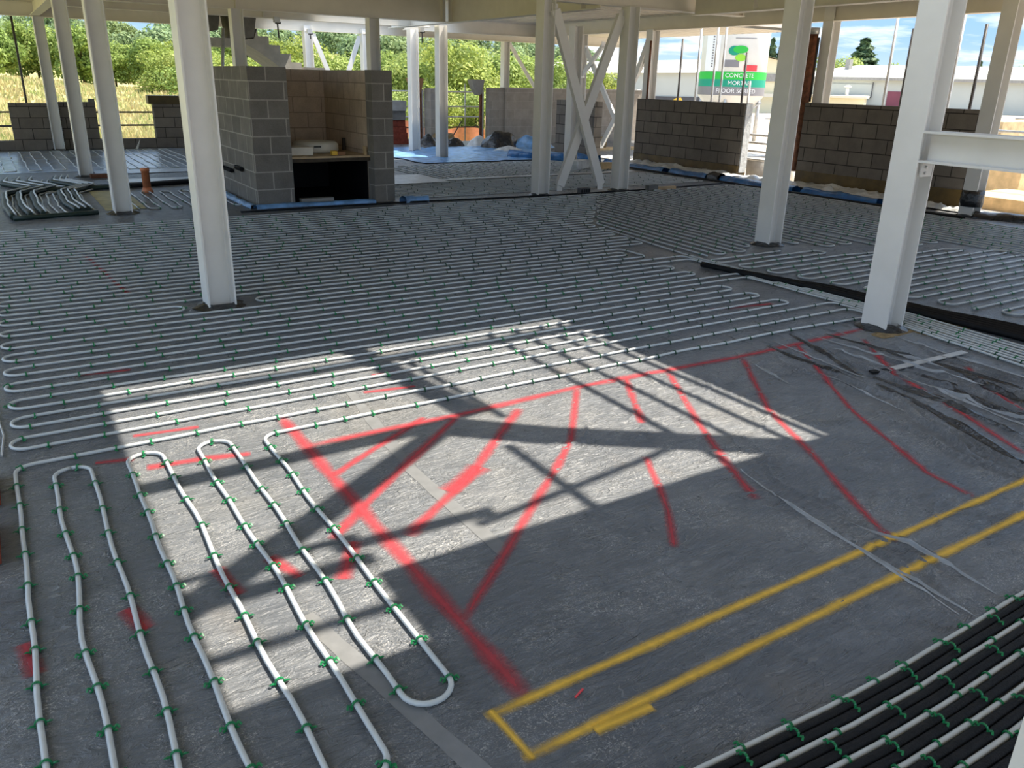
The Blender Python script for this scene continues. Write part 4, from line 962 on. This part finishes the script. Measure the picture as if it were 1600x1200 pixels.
roll((10.0, 19.75, 0.16), (10.5, 19.75, 0.16), 0.16, 'fibre_brown', 'brown fibre roll at the foot of the slim block pier')
solo(MB().box(12.6, 15.0, 17.2, 17.6, -0.02, 0.05), 'timber_plank', 'timber', 'sunlit timber plank outside between the pier and the left dark wall', 'plank')
# hopper heads and their posts, lintel
for px_, lb1, mat1, mat2 in ((9.72, 'brown', 'brown_plastic', 'rust'), (11.55, 'grey', 'concrete', 'rust')):
    t = thing('rain_hopper', '%s rainwater hopper on a thin pipe at the back of the site' % lb1, 'hopper', (px_, 20.3, 0))
    MB().prism([(px_ - 0.20, 20.2, 1.66), (px_ + 0.20, 20.2, 1.66), (px_ + 0.17, 20.2, 1.50), (px_ + 0.12, 20.2, 1.30), (px_ + 0.03, 20.2, 1.26), (px_ - 0.10, 20.2, 1.42)], (0, 0.25, 0)).build('head', mat1, t)
    MB().box(px_ + 0.10, px_ + 0.16, 20.25, 20.31, -0.2, 1.45).build('downpipe', mat2, t)
    MB().box(px_ + 0.165, px_ + 0.21, 20.25, 20.30, -0.2, 1.40).build('guide_rail', 'galvanised', t)
t = thing('concrete_lintel', 'grey concrete lintel propped on bricks right of the enclosure', 'lintel', (9.2, 20.6, 0.6))
MB().box(8.6, 9.5, 20.4, 20.8, 0.85, 1.10).build('upper_slab', 'concrete', t); MB().box(8.7, 9.5, 20.45, 20.8, 0.62, 0.85).build('lower_slab', 'dark_concrete', t)
for k in range(4):
    solo(MB().box(9.15 - .02 * k, 9.60 - .03 * k, 20.5, 20.75, -0.02 + .16 * k, 0.135 + .16 * k), 'brick_pack', 'red_brick', 'pack of red bricks under the lintel, %s' % ('lowest', 'second from the ground', 'third from the ground', 'topmost')[k], 'bricks')

# ---------------------------------------------------------------- concrete stair behind the enclosure
t = thing('concrete_stair', 'precast concrete stair flight descending behind the block enclosure', 'stair', (5.3, 18.1, 0.2))
poly = [(4.72, 2.30), (4.98, 2.34), (5.06, 2.53), (5.06, 2.39), (5.28, 2.39), (5.28, 2.23), (5.50, 2.23), (5.50, 2.07), (5.72, 2.07), (5.72, 1.91), (5.94, 1.91), (5.94, 1.75), (6.16, 1.75), (6.16, 1.59), (6.38, 1.59), (6.38, 0.9), (5.85, 1.52), (5.40, 1.86), (5.0, 2.13), (4.72, 2.27)]
MB().prism([(x, 17.9, z) for x, z in poly], (0, 1.2, 0)).build('flight', 'pale_concrete', t)
MB().box(6.0, 6.45, 17.9, 19.1, 0.0, 1.82).build('support_wall', 'concrete', t)
MB().prism([(4.62, 17.9, 2.95), (5.10, 17.9, 2.95), (4.98, 17.9, 2.36), (4.70, 17.9, 2.32)], (0, 1.2, 0)).build('landing_edge', 'dark_concrete', t)
MB().prism([(4.02, 18.2, 2.95), (4.45, 18.2, 2.95), (4.36, 18.2, 2.48), (3.98, 18.2, 2.40)], (0, 1.0, 0)).build('landing_edge', 'dark_concrete', t)
MB().box(3.85, 4.72, 18.0, 19.1, 2.18, 2.33).build('landing_slab', 'pale_concrete', t)
solo(MB().cyl((4.36, 17.8, 2.5), (4.12, 17.8, 0.3), 0.03, 8), 'prop', 'galvanised', 'thin slanting prop under the stair landing', 'prop')
for (x, y, z, l_, lb) in ((5.25, 17.2, 2.62, .28, 'dark clamp hanging from the beam above the stair'), (7.0, 20.4, 2.60, .12, 'pale clamp hanging at the sunlit outer column'), (8.6, 17.6, 2.62, .22, 'grey clamp hanging left of the columns on blue sheet')):
    t = thing('beam_clamp', lb, 'clamp', (x, y, z - l_))
    MB().box(x - .05, x + .06, y - .04, y + .04, z, z + .10).build('jaw', 'galvanised', t)
    MB().cyl((x + .02, y, z), (x + .03, y, z - l_), 0.016, 8).build('rod', 'dark_tube', t)
    MB().box(x - .02, x + .08, y - .03, y + .03, z - 0.02, z + .02).build('bolt_head', 'dark_tube', t)

# rusty downpipe and brown pipe on the right
t = thing('rusty_pipe', 'thick rust brown pipe standing against the perimeter column', 'pipe', (12.2, 9.98, 0))
MB().tube([(12.19, 9.885, 0.25), (12.19, 9.885, 2.50)], 0.075, 14).build('pipe', 'rust', t)
MB().tube([(12.19, 9.885, 2.50), (12.19, 9.885, 2.60)], 0.085, 14).build('collar', 'galvanised', t)
MB().tube([(12.22, 9.80, 1.42), (12.22, 9.80, 2.45)], 0.018, 8).build('cable_tube', 'dark_tube', t)
solo(MB().cyl((12.17, 14.0, 1.3), (12.17, 14.0, 2.5), 0.022, 8), 'brown_pipe', 'rust', 'thin brown pipe on the perimeter column left of the long dark wall', 'pipe')

# ---------------------------------------------------------------- scaffold outside
for k, (y, z, dk) in enumerate(((14.47, 2.61, 1), (13.92, 2.95, 0), (13.42, 2.95, 0), (13.18, 2.95, 0), (12.55, 2.30, 1), (12.38, 1.75, 0), (9.26, 2.95, 0), (8.93, 2.62, 1), (8.28, 2.95, 0), (8.08, 2.95, 0), (7.70, 2.64, 1), (7.22, 2.22, 1))):
    t = thing('scaffold_pole', 'dark upright scaffold pole ending in the sky behind the right walls' if dk else 'pale upright scaffold pole rising to the roof edge behind the right walls', 'pole', (13.5, y, -0.28), 'dark scaffold poles behind the right walls' if dk else 'pale scaffold poles behind the right walls')
    MB().cyl((13.5, y, -0.28), (13.5, y, z), 0.024, 10).build('tube', 'dark_tube' if dk else 'galvanised', t)
    MB().box(13.43, 13.57, y - .07, y + .07, -0.285, -0.272).build('foot_plate', 'galvanised', t)
for k, z in enumerate((0.75, 0.60, 0.44, 0.28)):
    solo(MB().cyl((13.0, 10.0, z), (13.0, 15.2, z), 0.022, 8), 'guard_rail', 'galvanised', 'horizontal guard rail outside the gap, %s' % ('topmost of four', 'second from the top', 'third from the top', 'lowest of four')[k], 'rail')
for k, z in enumerate((0.98, 0.78)):
    solo(MB().cyl((16.0, 3.0, z), (16.0, 9.0, z), 0.024, 8), 'guard_rail', 'galvanised', 'horizontal rail seen right of the wide right column, %s' % ('upper', 'lower')[k], 'rail')
t = thing('scaffold_pole', 'thin dark pole standing outside at the far left', 'pole', (0.92, 22.0, -0.28))
MB().cyl((0.92, 22, -0.28), (0.92, 22, 2.95), 0.024, 8).build('tube', 'dark_tube', t)
MB().box(0.85, 0.99, 21.93, 22.07, -0.285, -0.272).build('foot_plate', 'galvanised', t)
for k, z in enumerate((0.77, 0.48)):
    t = thing('guard_rail', '%s dark rail outside the low left walls' % ('upper', 'lower')[k], 'rail', (2, 21.5, z))
    MB().cyl((-1.5, 21.5, z), (5.5, 21.5, z), 0.02, 8).build('tube', 'dark_tube', t)
    for x in (-0.6, 1.8, 4.9): MB().cyl((x, 21.52, -0.28), (x, 21.52, z + .02), 0.018, 8).build('post', 'dark_tube', t)
for k, (z, lb) in enumerate(((1.32, 'highest'), (0.92, 'second highest'), (0.64, 'third highest'), (0.36, 'lowest'))):
    solo(MB().cyl((8.0 if k == 3 else 9.0, 21.6, z), (12.4, 21.6, z), 0.02, 8), 'guard_rail', 'galvanised' if k < 3 else 'rust', 'white back guard rail beyond the blue sheet, %s of four' % lb, 'rail')
t = thing('scaffold_pole', 'slim white pole in front of the trees beyond the blue sheet', 'pole', (11.95, 21.65, -0.28))
MB().cyl((11.95, 21.65, -0.28), (11.95, 21.65, 1.55), 0.02, 8).build('tube', 'galvanised', t)
MB().cyl((11.3, 21.7, -0.28), (11.85, 21.7, 0.5), 0.018, 8).build('stay', 'dark_tube', t)
t = thing('barrier_mesh', 'orange red mesh barrier on the ground beyond the blue sheet', 'barrier', (12.5, 24.5, -0.2))
MB().grid(lambda u, v: (10.6 + 3.4 * u, 24.6 - .6 * u + .03 * math.sin(20 * u), -0.25 + 0.62 * v * (1 - .45 * u) * (1 + .2 * math.sin(9 * u))), 30, 4).build('mesh_panel', 'orange_mesh', t)
for x in (10.6, 12.3, 14.0): MB().cyl((x, 24.6 - .6 * (x - 10.6) / 3.4, -.28), (x, 24.6 - .6 * (x - 10.6) / 3.4, .55), .02, 6).build('post', 'timber', t)

# ---------------------------------------------------------------- yard to the right
def crate(x0, x1, y0, y1, z0, z1, mat, name, label, cat): return solo(MB().box(x0, x1, y0, y1, z0, z1), name, mat, label, cat, None, 0.01)
for k, (x, y) in enumerate(((13.6, 12.0), (13.9, 11.5))):
    t = thing('white_drum', 'pale drum outside the gap between the right walls, %s' % ('left', 'right')[k], 'drum', (x, y, -0.28))
    MB().lathe((x, y, -0.28), [(0.2, 0), (0.22, 0.02), (0.22, 0.48), (0.2, 0.5)], 18).build('body', ('concrete', 'white_foam')[k], t)
    MB().lathe((x, y, 0.22), [(0.225, 0), (0.225, 0.03), (0.1, 0.04)], 18).build('lid', ('concrete', 'white_foam')[k], t)
crate(14.6, 16.2, 6.9, 8.2, -0.28, -0.05, 'timber', 'timber_crate', 'pale timber crate low at the right edge', 'crate')
crate(17.0, 19.0, 8.4, 9.6, -0.28, 0.22, 'timber', 'timber_crate', 'larger pale timber crate behind the low one at the right edge', 'crate')
crate(17.3, 17.9, 9.9, 10.4, -0.28, 0.55, 'sign_red', 'red_bin', 'red bin beside the timber crates at the right', 'bin')
crate(21, 25, 10.0, 12.0, -0.28, 0.45, 'concrete', 'concrete_barrier', 'pale concrete barrier behind the timber crates', 'barrier')
crate(22, 26, 11.6, 12.6, -0.28, 0.95, 'timber', 'timber_stack', 'stack of yellow timber in the yard at the right edge', 'timber')
solo(MB().lathe((22.2, 12.4, -.28), [(0.55, 0), (0.6, .3), (0.5, .75), (0.2, 1.0)], 16), 'orange_tub', 'orange_mesh', 'orange tub beside the yellow timber stack', 'tub')
crate(33, 37, 15.5, 17.0, -0.28, 0.75, 'dark_concrete', 'rubble_skip', 'dark skip far behind the guard rails at right', 'skip')
solo(MB().lathe((34.2, 28.0, -.28), [(0.9, 0), (0.8, .3), (0.3, .6)], 12), 'yellow_tarpaulin', 'yellow_plastic', 'small yellow heap in the yard seen through the gap', 'heap')
t = thing('site_shed', 'maroon and white shed beyond the yard, seen through the gap', 'shed', (44, 36.5, -0.28))
MB().obox((44, 36.5, -0.02), (.75, -.8, 0), (.6, .55, 0), (0, 0, .33)).build('wall', 'maroon', t)
MB().obox((44, 36.5, .42), (.85, -.9, 0), (.7, .65, 0), (0, 0, .10)).build('roof', 'roof_cream', t)
solo(MB().obox((38.5, 39.5, .2), (1.2, -1.3, 0), (.3, .3, 0), (0, 0, .5)), 'pallet_stack', 'brown_plastic', 'brown pallet stack left of the silo legs', 'pallets')
t = thing('site_machine', 'yellow machine parked beside the warehouse left of the silo', 'machine', (27.5, 30.5, -.28))
MB().obox((27.5, 30.5, 0.3), (.35, -.35, 0), (.3, .3, 0), (0, 0, .55)).build('cab', 'pale_concrete', t)
MB().bar((27.5, 30.4, .6), (28.0, 29.9, 1.05), .18, .18).build('boom', 'yellow_plastic', t)
MB().bar((28.0, 29.9, 1.05), (28.3, 29.6, .4), .14, .14).build('stick', 'yellow_plastic', t)

# silo with printed bands
SC = Vector((24.0, 22.9, 0)); SR = 1.2; fwd = Vector((-0.7235, -0.6903, 0)); rgt = Vector((0.6903, -0.7235, 0))
t = thing('material_silo', 'tall white silo with green bands reading CONCRETE, MORTAR and FLOOR SCREED', 'silo', (SC.x, SC.y, -0.28))
MB().lathe(SC, [(0.35, 0.35), (SR, 1.30), (SR, 5.2), (0.9, 5.6), (0.2, 5.8)], 48).build('body', 'silo_white', t)
for a in (0.6, 2.2, 3.75, 5.3):
    p = SC + Vector((math.cos(a), math.sin(a), 0)) * 1.05
    MB().cyl((p.x * 1.0, p.y, -0.28), (p.x, p.y, 1.4), 0.07, 8).build('leg', 'galvanised', t)
MB().bar((SC.x - .9, SC.y - .3, 0), (SC.x + .6, SC.y - 1.0, 1.1), .05, .05).build('leg_brace', 'galvanised', t)
def onsilo(a, z, off=0.0):     # a: angle right of the line to the viewpoint
    d = fwd * math.cos(a) + rgt * math.sin(a); q = SC + d * (SR + off); return (q.x, q.y, z)
def band(a0, a1, z0, z1, mat, name='band', off=0.012, n=24):
    return MB().grid(lambda u, v: onsilo(a0 + (a1 - a0) * u, z0 + (z1 - z0) * v, off), n, 1).build(name, mat, t)
band(-1.5, 1.5, 1.87, 2.13, 'leaf_green', 'green_band'); band(-1.5, 1.5, 1.62, 1.87, 'teal_green', 'teal_band'); band(-1.5, 1.5, 1.33, 1.62, 'slate_grey', 'grey_band')
band(-1.0, -0.45, 2.15, 3.6, 'letter_white', 'pale_panel', 0.006)
band(0.30, 0.75, 2.16, 2.36, 'sign_red', 'red_panel')
band(-.35, .15, 2.28, 2.52, 'slate_grey', 'picture_panel', .008)
def disc(a, z, ra, rz, mat, off): return MB().grid(lambda u, v: onsilo(a + ra * v * math.cos(2 * PI * u), z + rz * v * math.sin(2 * PI * u), off), 20, 3).build('emblem', mat, t)
disc(-0.02, 2.83, .17, .16, 'teal_green', .014); disc(0.16, 2.87, .22, .13, 'leaf_green', .018); disc(.18, 2.60, .16, .12, 'lime', .018)
band(-.02, .62, 3.235, 3.255, 'slate_grey', 'rule_line', .012)
def text_mesh(body, size):
    cu = bpy.data.curves.new('lettering', 'FONT'); cu.body = body; cu.size = size; cu.align_x = 'CENTER'; cu.align_y = 'CENTER'; cu.resolution_u = 3
    o = bpy.data.objects.new('lettering', cu); COL.objects.link(o)
    dg = bpy.context.evaluated_depsgraph_get(); me_ = bpy.data.meshes.new_from_object(o.evaluated_get(dg))
    V = [tuple(v.co) for v in me_.vertices]; F = [list(p.vertices) for p in me_.polygons]
    bpy.data.objects.remove(o); bpy.data.curves.remove(cu); bpy.data.meshes.remove(me_)
    return V, F
for body, z, a, sz in (('CONCRETE', 2.0, .22, .20), ('MORTAR', 1.745, .22, .20), ('FLOOR SCREED', 1.475, .16, .21)):
    V, F = text_mesh(body, sz)
    m = MB().quadset([onsilo(a + v[0] / SR, z + v[1], 0.022) for v in V], F); m.build('lettering', 'letter_white', t)
for k in range(14):
    band(-.72, -.66, 3.45 - .09 * k, 3.50 - .09 * k, 'slate_grey', 'printed_mark', .012, 2)

# warehouses
def frame(O, D): O = Vector(O); u = Vector(D).normalized(); n = Vector((-u.y, u.x, 0)); n = n if n.dot(O) > 0 else -n; return lambda s, d, z: O + u * s + n * d + Vector((0, 0, z))
F1 = frame((70.37, 56.1, 0), (0.542, -0.84, 0))
t = thing('warehouse', 'long grey warehouse with cream roof and maroon door behind the right walls', 'building', F1(15, 8, -0.28))
m = MB(); P = [F1(-4, 0, -.3), F1(60, 0, -.3), F1(60, 16, -.3), F1(-4, 16, -.3), F1(-4, 0, 2.75), F1(60, 0, 2.75), F1(60, 16, 2.75), F1(-4, 16, 2.75)]
m.quadset(P, [(0, 1, 5, 4), (1, 2, 6, 5), (2, 3, 7, 6), (3, 0, 4, 7)]); m.build('wall', 'cladding_grey', t)
m = MB(); m.quadset([F1(-4.3, -.4, 2.65), F1(60, -.4, 2.65), F1(60, 8, 4.0), F1(3.5, 8, 4.0), F1(-4.3, 16.4, 2.65), F1(60, 16.4, 2.65)], [(0, 1, 2, 3), (3, 2, 5, 4), (0, 3, 4)]); m.build('roof', 'roof_cream', t)
m = MB(); m.quadset([F1(-4.3, -.45, 2.45), F1(60, -.45, 2.45), F1(60, -.45, 2.7), F1(-4.3, -.45, 2.7)], [(0, 1, 2, 3)]); m.build('gutter', 'concrete', t)
def fpanel(Fr, s0, s1, z0, z1, mat, name, par, d=-.06):
    return MB().obox((Fr(s0, d, z0) + Fr(s1, d, z1)) / 2, (Fr(s1, 0, 0) - Fr(s0, 0, 0)) / 2, (Fr(0, .05, 0) - Fr(0, 0, 0)), (0, 0, (z1 - z0) / 2)).build(name, mat, par)
dd = fpanel(F1, 6.7, 9.9, -.28, 1.5, 'maroon', 'door', t); fpanel(F1, 8.2, 8.7, .75, .82, 'letter_white', 'door_plate', t, -.12)
fpanel(F1, 0.0, 5.3, .9, 2.1, 'cladding_grey', 'upper_panel', t)
for s0 in (1.2, 5.25): fpanel(F1, s0, s0 + .08, .9, 2.3, 'dark_grey', 'drainpipe', t, -.12)
fpanel(F1, -2, 5.3, 0.88, 0.98, 'dark_grey', 'panel_seam', t, -.12)
for s0 in (15.5, 20.5): fpanel(F1, s0, s0 + .8, .5, 1.8, 'slate_grey', 'louvre', t, -.1)
for s0 in (11.5, 24, 28.5): fpanel(F1, s0, s0 + .06, -.2, 2.4, 'slate_grey', 'cladding_joint', t, -.1)
V, F = text_mesh('Q', .62); up_ = Vector((0, 0, 1)); uu = Vector((0.542, -0.84, 0))
MB().quadset([F1(8.3, -.2, 2.02) + uu * v[0] + up_ * v[1] for v in V], F).build('lettering', 'letter_dark', t)
for (s0, z) in ((4.0, .9),): MB().obox(F1(2.5, 5, 3.95), (.25, 0, 0), (0, .25, 0), (0, 0, .5)).build('chimney', 'concrete', t)
t = thing('annex', 'low cream roofed annex with two flues in front of the long grey warehouse', 'building', F1(0, -3, -.28))
MB().obox((F1(-4, -6, -.3) + F1(5, -1, .85)) / 2, (F1(4.5, 0, 0) - F1(0, 0, 0)), (F1(0, 2.5, 0) - F1(0, 0, 0)), (0, 0, .57)).build('wall', 'cladding_cream', t)
MB().obox((F1(-4, -6, .85) + F1(5, -1, 1.05)) / 2, (F1(4.7, 0, 0) - F1(0, 0, 0)), (F1(0, 2.8, 0) - F1(0, 0, 0)), (0, 0, .1)).build('roof', 'roof_cream', t)
for s0 in (1.4, 3.3):
    q = F1(s0, -3.5, 1.0); f_ = MB().cyl(q, q + Vector((0, 0, .8)), .14, 10).build('flue', 'silo_white', t)
    MB().lathe(q + Vector((0, 0, .78)), [(.3, 0), (.34, .08), (.1, .18)], 14).build('flue_cap', 'silo_white', f_)
F2 = frame((43.84, 54.57, 0), (0.748, -0.664, 0))
t = thing('warehouse', 'grey warehouse with pale sloping roof left of the silo', 'building', F2(5, 6, -.28))
m = MB(); P = [F2(-6, 0, -.3), F2(7.0, 0, -.3), F2(7.0, 14, -.3), F2(-6, 14, -.3), F2(-6, 0, 2.3), F2(7.0, 0, 2.6), F2(7.0, 14, 2.6), F2(-6, 14, 2.3)]
m.quadset(P, [(0, 1, 5, 4), (1, 2, 6, 5), (2, 3, 7, 6), (3, 0, 4, 7)]); m.build('wall', 'cladding_grey', t)
m = MB(); m.quadset([F2(-6.3, -.4, 2.25), F2(7.2, -.4, 2.6), F2(7.2, 8, 3.75), F2(-6.3, 8, 3.3), F2(-6.3, 14.4, 2.3), F2(7.2, 14.4, 2.6)], [(0, 1, 2, 3), (3, 2, 5, 4)]); m.build('roof', 'roof_cream', t)
fpanel(F2, 3.2, 6.9, 0.2, .75, 'dark_grey', 'shutter', t); fpanel(F2, 2.9, 3.05, -.2, 2.3, 'slate_grey', 'cladding_joint', t, -.1)
t = thing('lean_to', 'low canopy with a cream edge in front of the left warehouse', 'building', F2(-1, -4, -.28))
MB().obox(F2(-1, -4, .5), (F2(3.0, 0, 0) - F2(0, 0, 0)), (F2(0, 2, 0) - F2(0, 0, 0)), (0, 0, .75)).build('wall', 'concrete', t)
MB().obox(F2(-1, -4, 1.32), (F2(3.2, 0, -.18) - F2(0, 0, 0)), (F2(0, 2.2, 0) - F2(0, 0, 0)), (0, 0, .09)).build('roof', 'roof_cream', t)
F3 = frame((51.0, 48.4, 0), (0.69, -0.724, 0))
t = thing('warehouse', 'cream gable fronted warehouse right of the silo', 'building', F3(2, 6, -.28))
m = MB(); m.prism([F3(-1.6, 0, -.3), F3(5.5, 0, -.3), F3(5.5, 0, 3.05), F3(1.6, 0, 3.95), F3(-1.6, 0, 3.05)], F3(0, 18, 0) - F3(0, 0, 0)); m.build('wall', 'cladding_cream', t)
m = MB(); m.quadset([F3(-1.8, -.3, 3.0), F3(1.6, -.3, 4.05), F3(5.8, -.3, 3.0), F3(-1.8, 18, 3.0), F3(1.6, 18, 4.05), F3(5.8, 18, 3.0)], [(0, 1, 4, 3), (1, 2, 5, 4)]); m.build('roof', 'roof_cream', t)
fpanel(F3, -1.6, 5.5, 2.05, 2.6, 'concrete', 'grey_band', t); fpanel(F3, -1.5, 5.4, .9, 1.15, 'roof_cream', 'canopy_edge', t, -.4)

# ---------------------------------------------------------------- trees
def crown_mesh(seed, blobs, leaf, n, mat, name='crown'):
    rnd = random.Random(seed); V = []; F = []; wsum = sum(b[3] * b[4] for b in blobs)
    for bx, by, bz, br, bh in blobs:
        for _ in range(int(n * br * bh / wsum)):
            u = rnd.uniform(-1, 1); a = rnd.uniform(0, 2 * PI); q = math.sqrt(1 - u * u); k = rnd.uniform(0.72, 1.06)
            d = Vector((q * math.cos(a), q * math.sin(a), u))
            p = Vector((bx + d.x * br * k, by + d.y * br * k, bz + d.z * bh * k))
            if p.z < 0.02: continue
            nn = (d + Vector((rnd.uniform(-.8, .8), rnd.uniform(-.8, .8), rnd.uniform(-.4, .9)))).normalized()
            e1 = nn.cross(Vector((rnd.uniform(-1, 1), rnd.uniform(-1, 1), rnd.uniform(-1, 1)))).normalized(); e2 = nn.cross(e1)
            s1 = leaf * rnd.uniform(.6, 1.3); s2 = s1 * rnd.uniform(.45, .8); o = len(V)
            V += [tuple(p - e1 * s1), tuple(p + e2 * s2), tuple(p + e1 * s1), tuple(p - e2 * s2)]; F.append([o, o + 1, o + 2, o + 3])
    m = MB(); m.v = V; m.f = F
    return m.data(name, M[mat])
def trunk_mesh(h, r, seed):
    rnd = random.Random(seed); m = MB(); m.tube([(0, 0, -0.15), (r * .3, 0, h * .3), (0, r * .5, h * .6), (r, 0, h * .85)], [r, r * .8, r * .55, r * .2], 7)
    for k in range(4):
        a = rnd.uniform(0, 6.28); z = h * rnd.uniform(.3, .6)
        m.tube([(0, 0, z), (math.cos(a) * h * .15, math.sin(a) * h * .15, z + h * .12), (math.cos(a) * h * .26, math.sin(a) * h * .26, z + h * .26)], [r * .45, r * .3, r * .1], 5)
    return m.data('trunk', M['bark'])
def blobset(seed, h, w, nb, base=.25):
    rnd = random.Random(seed); B = [(0, 0, h * (.5 + base * .5), w * .36, h * (.5 - base * .5))]
    for _ in range(nb):
        a = rnd.uniform(0, 6.28); rr = w * .5 * rnd.uniform(.25, .75); z = h * rnd.uniform(base + .08, .88); s_ = w * rnd.uniform(.15, .26) * (1.15 - .5 * z / h)
        B.append((rr * math.cos(a) * (1.1 - .6 * max(0, z / h - .5)), rr * math.sin(a), z, s_, s_ * rnd.uniform(.7, 1)))
    return B
PROTO = {}
def tree_proto(key, h, w, nb, base, leaf, n, mat, seeds):
    PROTO[key] = [(crown_mesh(s_, blobset(s_, h, w, nb, base), leaf, n, mat), trunk_mesh(h * .8, h * .025, s_)) for s_ in seeds]
tree_proto('broad', 6.0, 6.0, 22, .12, .17, 6500, 'leaf_mid', (1, 2, 3))
tree_proto('bush', 3.4, 4.2, 20, .02, .085, 7500, 'leaf_bright', (11, 12, 13))
tree_proto('hill', 8.0, 8.5, 20, .12, .36, 2600, 'leaf_hill_haze', (21, 22, 23))
def conifer_blobs(h, w): return [(0, 0, h * (.12 + .09 * k), w * .5 * (1 - k / 10.5), h * .07) for k in range(10)]
PROTO['conifer'] = [(crown_mesh(31, conifer_blobs(7, 3.2), .22, 3600, 'leaf_dark'), trunk_mesh(5, .12, 31))]
def tree(key, az, D, sc, label, group=None, v=0, cat='tree', name='tree', wide=1.0, rz=0.0):
    x, y = D * math.sin(math.radians(az)), D * math.cos(math.radians(az))
    t = thing(name, label, cat, (x, y, gz(x, y) - .05), group); t.scale = (sc * wide, sc * wide, sc); t.rotation_euler = (0, 0, rz)
    cme, tme = PROTO[key][v % len(PROTO[key])]
    for nm, me_ in (('trunk', tme), ('crown', cme)):
        o = bpy.data.objects.new(nm, me_); COL.objects.link(o); o.parent = t
    return t
rnd = random.Random(5)
# broadleaf edge of the meadow
for k, (az, D, s_) in enumerate(((-1.5, 48, 1.25), (1.2, 62, .85), (3.3, 66, .95), (5.6, 64, 1.0), (7.3, 70, .85), (9.2, 68, .9), (10.6, 60, .78), (12.0, 66, .95), (13.6, 70, .9), (15.4, 64, .85))):
    tree('broad', az, D, s_ * .64, 'green broadleaf tree in the row along the top of the meadow', 'broadleaf trees along the meadow', k, rz=k * 1.3)
tree('bush', 12.2, 47, .72, 'low rounded bright bush at the foot of the meadow trees, by the big column', None, 1, 'bush', 'bush', 1.2)
tree('bush', 10.3, 55, .75, 'low bush in front of the meadow trees between two left columns', None, 2, 'bush', 'bush', 1.1)
# pale bushes and willows behind the enclosure and the blue sheet
for k, (az, D, s_) in enumerate(((13.3, 40, .9), (15.0, 37, .85), (16.8, 39, .95), (18.3, 44, 1.15), (20.0, 42, .98), (21.6, 45, 1.0), (23.2, 43, 1.0), (24.9, 41, .95), (26.4, 40, 1.05), (28.6, 38, 1.22), (30.6, 40, 1.15), (32.2, 43, 1.1), (34.0, 46, 1.0), (35.8, 48, .95), (37.6, 50, .9), (27.5, 33, .62), (29.6, 34, .55), (24.0, 34, .55), (31.0, 35, .6))):
    tree('bush', az, D, s_ * .80, 'bright yellow green bushy tree behind the back edge of the site', 'bright bushy trees behind the site', k, rz=k * .9, wide=1.05)
# wooded hill
for k in range(64):
    az = -3 + 41 * ((k * 0.618) % 1) + rnd.uniform(-.5, .5); D = rnd.uniform(95, 185)
    tree('hill', az, D, rnd.uniform(.52, .72), 'dark green tree on the wooded hill in the distance', 'trees on the wooded hill', k, rz=rnd.uniform(0, 6))
# right hand skyline
tree('conifer', 54.0, 130, 1.22, 'tall dark conifer above the warehouse roof', None, 0, wide=2.2)
tree('conifer', 57.6, 128, 1.25, 'dark conifer half hidden behind the right column', None, 0, wide=1.2)
for az, s_ in ((48.6, 1.25), (49.1, 1.1), (49.8, 1.05), (60.4, .85)):
    tree('conifer', az, 135, s_, 'small dark conifer on the skyline right of the silo', 'small conifers on the skyline', 0, wide=1.0)
tree('bush', 53.0, 105, 1.55, 'bright yellow green tree over the left end of the warehouse roof', None, 0, wide=1.2)
tree('bush', 55.4, 118, 1.45, 'bright tree just right of the tall dark conifer', None, 1, wide=1.1)
tree('broad', 62.9, 110, .85, 'green tree at the right edge above the warehouse roof', None, 1)
tree('broad', 58.6, 140, .75, 'small round tree on the skyline between the two poles', None, 2)
tree('broad', 38.2, 84, .62, 'dark tree showing through the crossed braces', None, 0)
tree('broad', 41.0, 95, .6, 'small tree on the skyline left of the perimeter column', None, 2)

# meadow grass, uncounted
def grass():
    rnd = random.Random(9); V = []; F = []
    for _ in range(26000):
        az = math.radians(rnd.uniform(-1, 27)); D = 22.5 + 40 * rnd.random() ** 1.5
        x, y = D * math.sin(az), D * math.cos(az)
        if y < 21.8: continue
        z = gz(x, y); h = rnd.uniform(.10, .30); a = rnd.uniform(0, 6.28); w = .02 + .0012 * D; lx, ly = rnd.uniform(-.12, .12), rnd.uniform(-.12, .12)
        o = len(V); V += [(x - w * math.cos(a), y - w * math.sin(a), z - .02), (x + w * math.cos(a), y + w * math.sin(a), z - .02), (x + lx, y + ly, z + h)]; F.append([o, o + 1, o + 2])
    m = MB(); m.v = V; m.f = F
    o = m.build('meadow_grass', 'grass_blade'); tag(o, 'dry yellow grass of the meadow behind the left walls', 'grass', None, 'stuff')
grass()
bpy.context.view_layer.update()
